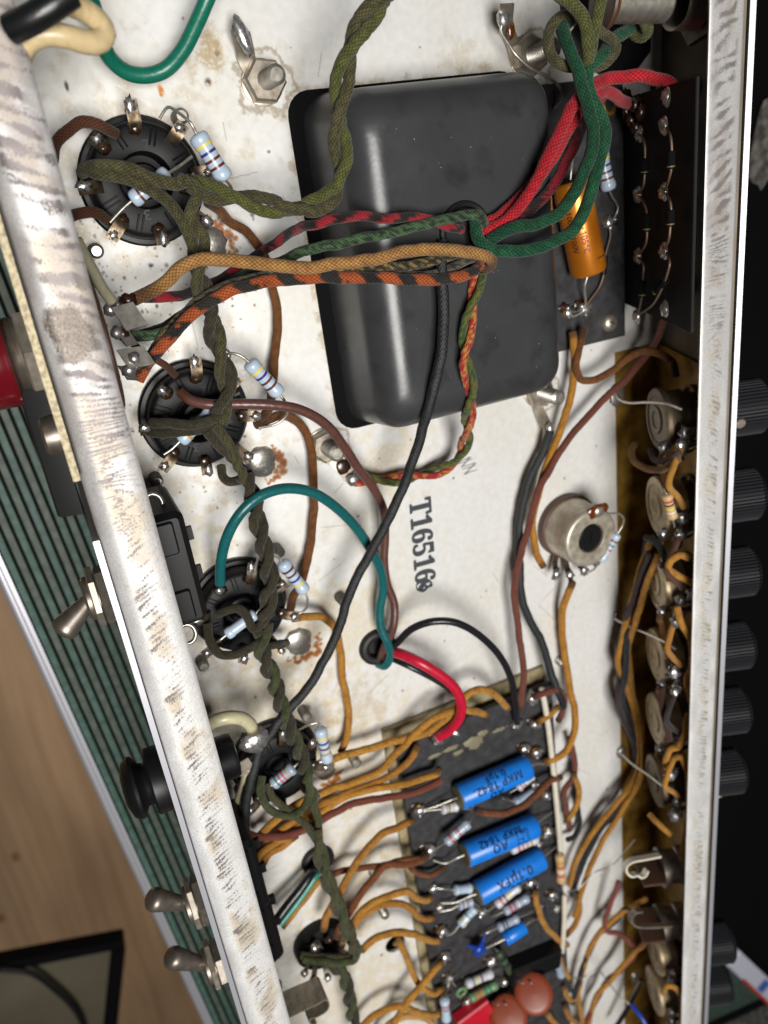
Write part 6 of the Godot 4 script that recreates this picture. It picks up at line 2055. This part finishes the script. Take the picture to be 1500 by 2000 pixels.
func blue_capacitor(label: String, p: Vector3, q: Vector3, r: float, words: Array, lead_a: Array, lead_b: Array) -> Node3D:
	var t := thing("blue_capacitor", label, "capacitor", (p + q) / 2 - Vector3.UP * r)
	var d := q - p
	var l := d.length()
	var xf := frame(p, d, Vector3.UP)
	var s := Shape.new()
	s.lathe([Vector2(r * 0.93, 0.6), Vector2(r, 1.0), Vector2(r, l - 1.2), Vector2(r * 0.96, l - 0.3), Vector2(r * 0.86, l), Vector2(0, l)], xf, 44, 50.0)
	part("sleeve", s, mat.capacitor_blue, t)
	var e := Shape.new()
	e.lathe([Vector2(0, 0.0), Vector2(r * 0.85, 0.0), Vector2(r * 0.93, 0.3), Vector2(r * 0.93, 0.9)], xf, 36)
	part("end_seal", e, mat.capacitor_seal, t)
	var ax := -d.normalized()
	var b := Basis(ax, Vector3.UP, ax.cross(Vector3.UP)).orthonormalized()
	for w in words:
		var sh := lettering(w[0], w[1], Transform3D(b.rotated(ax, -w[2]), p + d * w[3]), r + 0.05)
		part("print", sh, mat.print_ink, t)
	for g in [[p, lead_a], [q, lead_b]]:
		if g[1].size():
			var pts := [g[0]]
			pts.append_array(g[1])
			var w := Shape.new()
			w.tube(curve(pts, 0.7), 0.38, 8)
			part("lead", w, mat.lead_wire, t)
	return t



func place_board() -> void:
	var t := thing("component_board", "long black eyelet board crowded with blue capacitors", "component board", Vector3(103, 0, 290))
	var u := Shape.new()
	u.box(Vector3(66.5, 1.6, 300), Transform3D(Basis(), Vector3(101.8, 0.2, 174.5 + 150)), 0.2)
	part("under_board", u, mat.tan_board, t)
	var b := Shape.new()
	b.box(Vector3(64.0, 2.0, 300), Transform3D(Basis(), Vector3(103.2, DECK - 2.1, 179.0 + 150)), 0.3)
	part("board", b, mat.fibreboard, t)
	for q in [[76, 186], [130, 186], [76, 300], [130, 300]]:
		var sp := Shape.new()
		sp.lathe([Vector2(2.4, 1.8), Vector2(2.4, DECK - 2.0)], Transform3D(Basis(), Vector3(q[0], 0, q[1])), 16)
		part("spacer", sp, mat.dark_steel, t)
	var smear := Shape.new()
	for q in [[925, 1450, 3.6, 0.7, 3.0], [943, 1432, 2.2, 0.4, 1.4], [880, 1462, 3.0, 0.3, 1.0], [850, 1476, 2.8, 0.25, 0.9], [975, 1425, 3.0, 0.3, 0.9], [895, 1470, 2.2, 0.3, 1.0]]:
		smear.blob(at(q[0], q[1], DECK), Vector3(q[2], q[3], q[4]), fuzz, 0.7)
	part("glue_smear", smear, mat.glue, t)
	for q in [[818, 1580, 1.9], [838, 1658, 2.3], [845, 1733, 1.9], [857, 1770, 1.6], [863, 1816, 2.2], [867, 1866, 2.3], [877, 1908, 2.0], [868, 1945, 1.8], [855, 1441, 2.0], [888, 1429, 1.3], [1008, 1412, 2.0], [1038, 1362, 2.2], [1044, 1412, 2.0], [1022, 1460, 1.8], [1046, 1468, 2.0], [1040, 1530, 1.7], [1066, 1552, 1.8], [1068, 1622, 2.2], [1050, 1648, 1.5], [1035, 1722, 2.1], [1077, 1746, 2.0], [1085, 1772, 1.8], [1056, 1770, 1.5], [940, 1780, 1.8], [958, 1876, 2.2], [985, 1915, 1.8], [1028, 1884, 2.0], [910, 1952, 1.8], [1086, 1618, 1.5], [996, 1932, 1.6], [1088, 1880, 2.0]]:
		board_eyelet(t, at(q[0], q[1], DECK), q[2])
	# the three blue film capacitors
	var h := DECK + 5.0
	blue_capacitor("top blue film capacitor, its print upside down", at(893, 1558, h), at(1031, 1497, h), 4.7, [["MKP 1842.", 4.2, -0.5, 0.5], ["0.1µF", 3.4, -1.15, 0.5], ["AO", 4.2, 0.25, 0.46]], [at(880, 1563, h - 1.0), at(850, 1575, DECK + 3.0), at(826, 1582, DECK + 1.5)], [at(1048, 1492, h), at(1066, 1493, DECK + 2.5), at(1075, 1496, DECK + 1.0)])
	var marked := blue_capacitor("middle blue film capacitor with a boxed mark", at(906, 1670, h), at(1045, 1611, h), 4.7, [["MKP 1842", 4.0, -1.0, 0.46], ["AO", 4.8, -0.3, 0.42]], [at(892, 1676, h - 0.5), at(870, 1686, DECK + 3.0), at(846, 1680, DECK + 1.5)], [at(1058, 1600, h - 2.0), at(1080, 1585, DECK + 1.0)])
	blue_capacitor("lowest blue film capacitor, deeper blue than the other two", at(930, 1746, h), at(1058, 1674, h), 4.7, [["0.1µFX", 5.0, -0.5, 0.52], ["400V", 3.8, 0.25, 0.56]], [at(918, 1750, h - 0.5), at(890, 1762, DECK + 3.0), at(862, 1764, DECK + 1.5)], [at(1068, 1668, h - 1.5), at(1084, 1655, DECK + 2.0), at(1092, 1648, DECK + 1.0)])
	# boxed mark printed on the middle capacitor
	var mk_p := at(906, 1670, h)
	var mk_d := at(1045, 1611, h) - mk_p
	var mk_t := holder("printed_mark", "boxed printed mark", marked)
	var ax := -mk_d.normalized()
	var bb := Basis(ax, Vector3.UP, ax.cross(Vector3.UP)).orthonormalized().rotated(ax, 0.35)
	for ln in [[-2.4, -2.4, 2.4, -2.4], [-2.4, 2.4, 2.4, 2.4], [-2.4, -2.4, -2.4, 2.4], [2.4, -2.4, 2.4, 2.4], [0.0, -1.8, 0.0, 1.8], [0.0, 0.4, 1.7, 0.4], [-1.6, -1.7, -1.6, 0.6], [-1.6, -1.7, 0.0, -1.7]]:
		var bar := Shape.new()
		var pts := PackedVector3Array()
		for k in 6:
			var e := Vector2(ln[0], ln[1]).lerp(Vector2(ln[2], ln[3]), k / 5.0)
			var g := e.y / 4.75
			pts.append(mk_p + mk_d * 0.74 + bb * Vector3(e.x, cos(g) * 4.75, -sin(g) * 4.75))
		bar.tube(pts, 0.16, 5)
		part("mark_line", bar, mat.print_ink, mk_t)
	# small blue electrolytic, blue bead, black film block, discs
	var e0 := at(985, 1834, DECK + 3.0)
	var e1 := at(1024, 1808, DECK + 3.0)
	var el := thing("small_capacitor", "small bright blue capacitor below the three large ones", "capacitor", (e0 + e1) / 2 - Vector3.UP * 2.9)
	var es := Shape.new()
	var ll := e0.distance_to(e1)
	es.lathe([Vector2(0, 0), Vector2(2.7, 0), Vector2(3.0, 0.5), Vector2(3.0, 1.0), Vector2(2.75, 1.5), Vector2(3.0, 2.0), Vector2(3.0, ll - 0.5), Vector2(2.6, ll), Vector2(0, ll)], frame(e0, e1 - e0), 32, 50.0)
	part("sleeve", es, mat.capacitor_blue, el)
	for g in [[e0, [at(970, 1842, DECK + 2.5), at(948, 1852, DECK + 1.0)]], [e1, [at(1040, 1797, DECK + 2.5), at(1052, 1794, DECK + 1.0)]]]:
		var w := Shape.new()
		var pts := [g[0]]
		pts.append_array(g[1])
		w.tube(curve(pts, 0.7), 0.36, 8)
		part("lead", w, mat.lead_wire, el)
	var bd := Shape.new()
	bd.blob(at(936, 1854, DECK + 4.5), Vector3(3.0, 2.0, 3.0), fuzz, 0.1, Basis(), 12, 22)
	bd.tube(curve([at(936, 1850, DECK + 5.0), at(943, 1838, DECK + 5.5), at(947, 1824, DECK + 5.0)], 0.6), 1.0, 10, {}, null, 0.4)
	bd.tube(curve([at(932, 1852, DECK + 5.0), at(920, 1848, DECK + 5.0), at(912, 1846, DECK + 4.5)], 0.6), 1.0, 10, {}, null, 0.4)
	solo("bead_capacitor", bd, mat.dip_blue, "dark blue dipped bead with stubby legs on the board", "capacitor")
	var kb := Shape.new()
	var k0 := at(1035, 1853, DECK)
	var kd := (at(1080, 1812, DECK) - at(990, 1848, DECK)).normalized()
	kb.box(Vector3(25, 7.0, 9.5), frame(at(1032, 1868, DECK) + Vector3.UP * 0.3, Vector3.UP, kd), 1.0)
	solo("block_capacitor", kb, mat.black_plastic, "black block capacitor right of the small blue capacitor", "capacitor")
	for q in [[1042, 1940, 12.0, 8.0, "upper round brown ceramic disc leaning on the board"], [993, 1982, 9.0, 8.0, "lower round brown ceramic disc beside the red film"]]:
		var dt := thing("disc_capacitor", q[4], "capacitor", at(q[0], q[1], DECK))
		var ds := Shape.new()
		var n := Vector3(-0.25, 0.62, -0.74).normalized()
		ds.lathe([Vector2(0, -1.4), Vector2(q[3] * 0.86, -1.2), Vector2(q[3], -0.4), Vector2(q[3], 0.4), Vector2(q[3] * 0.93, 1.1), Vector2(q[3] * 0.7, 1.5), Vector2(0, 1.7)], frame(at(q[0], q[1], DECK + q[2]), n), 44, 60.0)
		part("disc", ds, mat.ceramic, dt)
		for k in 2:
			var w := Shape.new()
			w.tube(curve([at(q[0] - 20 + 16 * k, q[1] - 20, DECK + q[2] - 1.0), at(q[0] - 30 + 16 * k, q[1] - 26, DECK + q[2] - 4.0), at(q[0] - 36 + 16 * k, q[1] - 24, DECK + 0.5)], 0.7), 0.38, 8)
			part("lead", w, mat.lead_wire, dt)
	var rf := Shape.new()
	var fo := PackedVector2Array()
	var f0 := at(925, 1990, DECK + 5.0)
	for k in [[892, 1997], [952, 1952], [990, 2010], [980, 2060], [905, 2060]]:
		var z := at(k[0], k[1], DECK + 5.0) - f0
		fo.append(Vector2(z.x, z.z))
	rf.prism(fo, 0.0, 5.0, Transform3D(Basis(), f0 - Vector3.UP * 4.0), 0.6)
	solo("red_block", rf, mat.red_film, "flat red block at the bottom edge beside brown discs", "capacitor")
	# resistors of the board
	var y := DECK + 2.6
	var r := [
		["pale banded resistor at the left end of the top blue capacitor", 862, 1580, 893, 1574, y, "white", ["gold", "black", "yellow"], [826, 1584], [918, 1580, 928, 1568]],
		["blue grey resistor with pink bands between top and middle blue capacitors", 870, 1646, 916, 1606, y + 3, "grey", ["red", "white", "red"], [845, 1662], [922, 1590, 920, 1584]],
		["grey resistor behind the brown wire over the middle blue capacitor", 1004, 1566, 1042, 1546, y, "grey", [], [985, 1560, 978, 1556], [1058, 1540]],
		["pale resistor with orange bands below the middle blue capacitor's right end", 997, 1660, 1050, 1637, y + 2, "white", ["red", "orange", "gold", "gold"], [980, 1668], [1068, 1630]],
		["blunt pale resistor at the left end of the lowest blue capacitor", 887, 1738, 920, 1734, y, "blue", [], [868, 1736, 850, 1734], [930, 1734]],
		["short pale resistor with a red band left of the board's centre", 895, 1768, 922, 1760, y, "grey", ["grey", "white", "red"], [880, 1776, 860, 1780], [936, 1772]],
		["pale resistor with green band slanting near the board's centre", 898, 1806, 928, 1772, y, "blue", ["yellow", "white", "green"], [885, 1822, 872, 1828], [938, 1780]],
		["pale resistor with pink band under the lowest blue capacitor", 968, 1768, 1014, 1730, y, "white", ["red", "brown", "yellow"], [952, 1780], [1028, 1722]],
		["pale resistor with two pink bands, second under the lowest blue capacitor", 984, 1780, 1032, 1752, y + 1, "grey", ["red", "red", "white"], [968, 1788, 960, 1790], [1044, 1745, 1050, 1730]],
		["dark grey resistor above the small blue capacitor", 972, 1812, 1012, 1792, y, "grey", ["black", "black"], [950, 1822, 940, 1826], [1030, 1785, 1042, 1778]],
		["pale resistor with yellow band above the green one", 910, 1922, 962, 1900, y, "white", ["grey", "yellow", "brown"], [895, 1930, 880, 1912], [975, 1892]],
		["green resistor with orange and dark green bands near the bottom", 917, 1950, 971, 1921, y + 1, "green", ["orange", "orange", "green", "green"], [905, 1958], [985, 1912]],
		["dark green resistor pointing down beside the black block", 972, 1858, 998, 1898, y + 1, "dark", ["black", "green", "black"], [964, 1850], [1008, 1912]],
		["small resistor standing upright at the bottom of the board", 868, 1950, 872, 1992, y + 4, "blue", ["red", "brown"], [874, 1930, 878, 1910], [872, 2010]],
		["tan banded resistor in line with the cream strip on the board's right", 1093, 1668, 1096, 1722, y + 3, "tan", ["gold", "red", "white", "red"], [1092, 1655, 1086, 1622], [1100, 1742, 1108, 1752]],
		["pale resistor at the board's right edge near the black block", 1088, 1880, 1096, 1905, y, "grey", [], [], []],
		["pale resistor under the top blue capacitor's right end", 1010, 1540, 1040, 1512, y - 1, "white", ["red", "brown"], [996, 1548], []],
	]
	for q in r:
		var la := []
		var lb := []
		for k in range(0, q[8].size(), 2):
			la.append(at(q[8][k], q[8][k + 1], DECK + (1.2 if k + 2 >= q[8].size() else 2.4)))
		for k in range(0, q[9].size(), 2):
			lb.append(at(q[9][k], q[9][k + 1], DECK + (1.2 if k + 2 >= q[9].size() else 2.4)))
		resistor(q[0], at(q[1], q[2], q[5]), at(q[3], q[4], q[5]), 2.0, q[6], q[7], la, lb)
	var coil := Shape.new()
	var cp := []
	for k in 9:
		var a := TAU * k / 8
		cp.append(at(901, 1936, DECK + 4.0) + Vector3(cos(a) * 2.0, 0.4 * k / 8.0, sin(a) * 2.0))
	coil.tube(curve(cp, 0.5), 0.7, 8)
	solo("wire_ring", coil, mat.resistor_green, "small green ring of sleeving beside the banded green resistor", "sleeving")
	# cream strip and the dark wires on the board's right edge
	wire("insulated_wire", "cream coloured stiff wire running along the board's right edge", [1058, 1345, 9, 1068, 1400, 9.5, 1078, 1480, 10, 1086, 1560, 10.5, 1093, 1640, 10.5, 1094, 1660, 10.5], 1.1, dye(206, 198, 182, {"rough": 0.0, "vary": 0.1}), "plastic")
	wire("insulated_wire", "cream coloured stiff wire below the tan resistor", [1102, 1748, 8.5, 1102, 1790, 9, 1100, 1830, 9, 1098, 1858, 8.5], 1.1, dye(206, 198, 182, {"rough": 0.0, "vary": 0.1}), "plastic")
	var ochre := dye(198, 142, 56, {"b": lin(rgb8(170, 116, 44)), "kind": "fleck", "dirt": 0.04, "burn": 2.5})
	var deep := dye(186, 128, 50, {"b": lin(rgb8(158, 104, 40)), "kind": "fleck", "dirt": 0.08, "burn": 3.0})
	var rust := dye(140, 80, 44, {"b": lin(rgb8(112, 62, 36)), "kind": "fleck", "dirt": 0.1, "burn": 4.0})
	var russet := dye(120, 66, 54, {"dirt": 0.15, "burn": 3.0})
	var black := dye(32, 35, 38, {"vary": 0.25})
	var list := [
		["ochre wire from the left switches to a bend over the board's top", [500, 1640, 6, 530, 1608, 7, 580, 1572, 8, 640, 1545, 8, 700, 1525, 8, 745, 1502, 8.5, 785, 1462, 10, 820, 1425, 11.5, 855, 1400, 12.5, 890, 1388, 12, 925, 1388, 11, 950, 1396, 9.5], 1.4, ochre],
		["ochre wire beneath it, ending at the board's upper left", [510, 1655, 5, 560, 1612, 6, 620, 1575, 6, 680, 1548, 6.5, 730, 1528, 7, 775, 1505, 8.5, 805, 1478, 10, 816, 1455, 9.5], 1.3, deep],
		["ochre wire ending in an upturned tip on the board's left", [495, 1665, 4, 550, 1635, 5, 610, 1595, 6, 680, 1555, 7, 740, 1538, 9, 790, 1530, 10.5, 830, 1520, 11, 852, 1512, 11, 857, 1502, 12], 1.4, ochre],
		["russet wire crossing from the long black wire to the board", [480, 1628, 8, 510, 1635, 8, 550, 1632, 8, 600, 1618, 8, 650, 1588, 8, 700, 1567, 8.5, 750, 1560, 9, 795, 1552, 10.5, 835, 1538, 11, 860, 1524, 10.5], 1.4, dye(124, 66, 52, {"dirt": 0.1})],
		["ochre wire end between the rear switches and the russet wire", [488, 1700, 7, 505, 1672, 7, 530, 1650, 7, 570, 1630, 6.5], 1.3, ochre],
		["short ochre wire curving behind the middle switch body", [512, 1690, 7, 525, 1668, 7, 548, 1655, 7, 580, 1630, 7], 1.4, deep],
		["ochre wire from the small socket straight up to the board's first eyelet", [632, 1815, 9, 642, 1780, 10, 665, 1740, 11, 695, 1690, 11.5, 720, 1655, 11.5, 745, 1630, 11.5, 780, 1615, 11, 806, 1602, 9.5], 1.45, deep],
		["rust brown wire from the small socket to the board's second eyelet", [655, 1830, 9, 675, 1795, 9.5, 700, 1755, 10, 728, 1715, 10.5, 752, 1692, 11, 785, 1688, 11, 820, 1680, 10, 836, 1668, 9], 1.4, rust],
		["brown wire running low from the rubber bush to the board's second eyelet", [640, 1712, 6, 672, 1700, 7, 710, 1695, 8, 750, 1690, 9, 785, 1680, 10, 828, 1676, 9.5], 1.2, rust],
		["ochre wire with a hump, to the board's third eyelet", [668, 1835, 9, 695, 1795, 10, 722, 1765, 11, 755, 1750, 12, 792, 1740, 12, 812, 1752, 11, 830, 1760, 10, 843, 1752, 9], 1.4, ochre],
		["ochre wire running under the humped one to the fourth eyelet", [665, 1845, 8, 700, 1800, 8.5, 735, 1770, 10, 775, 1763, 11, 805, 1778, 11, 828, 1796, 10, 848, 1792, 9], 1.4, deep],
		["ochre wire ending at the blue capacitor's second eyelet in a bow", [795, 1688, 9, 815, 1704, 10, 840, 1708, 10, 868, 1694, 9.5], 1.1, rust],
		["ochre wire leaving the folded green strands for the fifth eyelet", [706, 1856, 10, 735, 1832, 11, 770, 1820, 12, 805, 1824, 12, 835, 1836, 10.5, 858, 1838, 9], 1.45, ochre],
		["ochre wire coming out of the floor hole and curving to the board", [772, 1842, -4, 782, 1838, 3, 792, 1862, 6, 805, 1900, 7, 820, 1925, 9, 845, 1940, 10, 866, 1930, 9], 1.35, ochre],
		["ochre wire sweeping from the bottom edge up to the sixth eyelet", [760, 2020, 9, 778, 1985, 10, 800, 1950, 11, 828, 1918, 11.5, 848, 1895, 11, 864, 1878, 9.5], 1.5, ochre],
		["ochre wire arching along the bottom edge, upper", [702, 2010, 8, 735, 1980, 9, 775, 1966, 10, 815, 1975, 10.5, 848, 1982, 10, 866, 1975, 9], 1.45, ochre],
		["pale ochre wire arching along the bottom edge, lower", [735, 2040, 7, 760, 2000, 8, 795, 1985, 9, 830, 1990, 9, 850, 2005, 9], 1.4, dye(196, 150, 92, {})],
		["brown wire arching across the middle blue capacitor", [930, 1582, 17, 955, 1588, 17.5, 990, 1586, 17, 1025, 1570, 16, 1055, 1542, 14, 1075, 1525, 12, 1095, 1518, 10], 1.35, rust],
		["russet wire from the right eyelet back under the cream wire", [1040, 1362, 8.5, 1068, 1352, 11, 1090, 1345, 11, 1102, 1362, 10, 1098, 1392, 8, 1090, 1408, 7], 1.3, russet],
		["ochre wire from right eyelet passing under the cream wire", [1046, 1412, 9, 1070, 1400, 10, 1092, 1378, 10], 1.2, ochre],
		["russet wire down the board's right edge", [1112, 1440, 5, 1122, 1480, 5.5, 1118, 1520, 6, 1102, 1545, 7, 1108, 1590, 5, 1112, 1620, 4], 1.3, russet],
		["ochre wire down the board's right edge", [1120, 1510, 7, 1130, 1545, 7, 1122, 1580, 7, 1106, 1605, 6.5], 1.3, ochre],
		["dark wire curling round the board's right edge", [1118, 1490, 3, 1126, 1560, 3, 1132, 1605, 3, 1122, 1632, 4, 1108, 1640, 5], 1.2, black],
		["ochre wire bowing from the right eyelet down to the board's edge", [1046, 1738, 9, 1048, 1768, 10, 1060, 1800, 10, 1080, 1825, 9, 1108, 1845, 7], 1.4, ochre],
		["ochre wire hugging the board's lower right edge", [1126, 1742, 6, 1132, 1775, 6, 1122, 1808, 6.5, 1104, 1828, 7], 1.3, deep],
		["black wire zigzagging down the lower right edge", [1062, 1772, 8, 1078, 1810, 8, 1092, 1845, 7.5, 1102, 1885, 7, 1110, 1925, 7, 1128, 1945, 7], 1.3, dye(40, 46, 52, {})],
		["ochre wire zigzagging down the lower right edge", [1090, 1862, 8, 1098, 1888, 8, 1112, 1912, 7.5], 1.3, ochre],
		["ochre chevron bend at the lower right edge, upper", [1100, 1925, 8, 1108, 1945, 8, 1118, 1952, 8, 1128, 1940, 8, 1134, 1915, 8], 1.25, ochre],
		["ochre chevron bend at the lower right edge, lower", [1102, 1962, 8, 1112, 1985, 8, 1124, 1998, 8, 1134, 2020, 8], 1.25, deep],
		["ochre wire leaving the bottom edge beside the brown disc", [1064, 1975, 8, 1078, 1990, 8, 1092, 2010, 8], 1.4, ochre],
	]
	for q in list:
		wire("cloth_wire", q[0], q[1], q[2], q[3])
	# cable of three insulated wires from the lower bush to the switches
	wire("insulated_wire", "black smooth wire of the cable from the lower bush to the switch", [622, 1690, -2, 608, 1706, 6, 588, 1735, 8, 562, 1768, 9, 540, 1798, 10], 1.6, dye(26, 27, 30, {"rough": 0.0, "vary": 0.1}), "plastic")
	wire("insulated_wire", "teal smooth wire of the cable from the lower bush to the switch", [628, 1692, -2, 618, 1708, 5, 598, 1738, 6.5, 572, 1774, 8, 546, 1806, 9], 1.2, dye(52, 132, 120, {"rough": 0.0, "vary": 0.1}), "plastic")
	wire("cloth_wire", "ochre wire beside the black and teal cable", [640, 1706, 4, 622, 1722, 4, 600, 1750, 5, 575, 1782, 6, 552, 1812, 7], 1.1, ochre)


func _ready() -> void:
	stage()
	make_materials()
	build_surroundings()
	build_chassis()
	build_transformer()
	place_sockets()
	place_hardware()
	place_bias_board()
	place_board()
	place_front()
	place_rear()
	place_socket_resistors()
	place_wires()
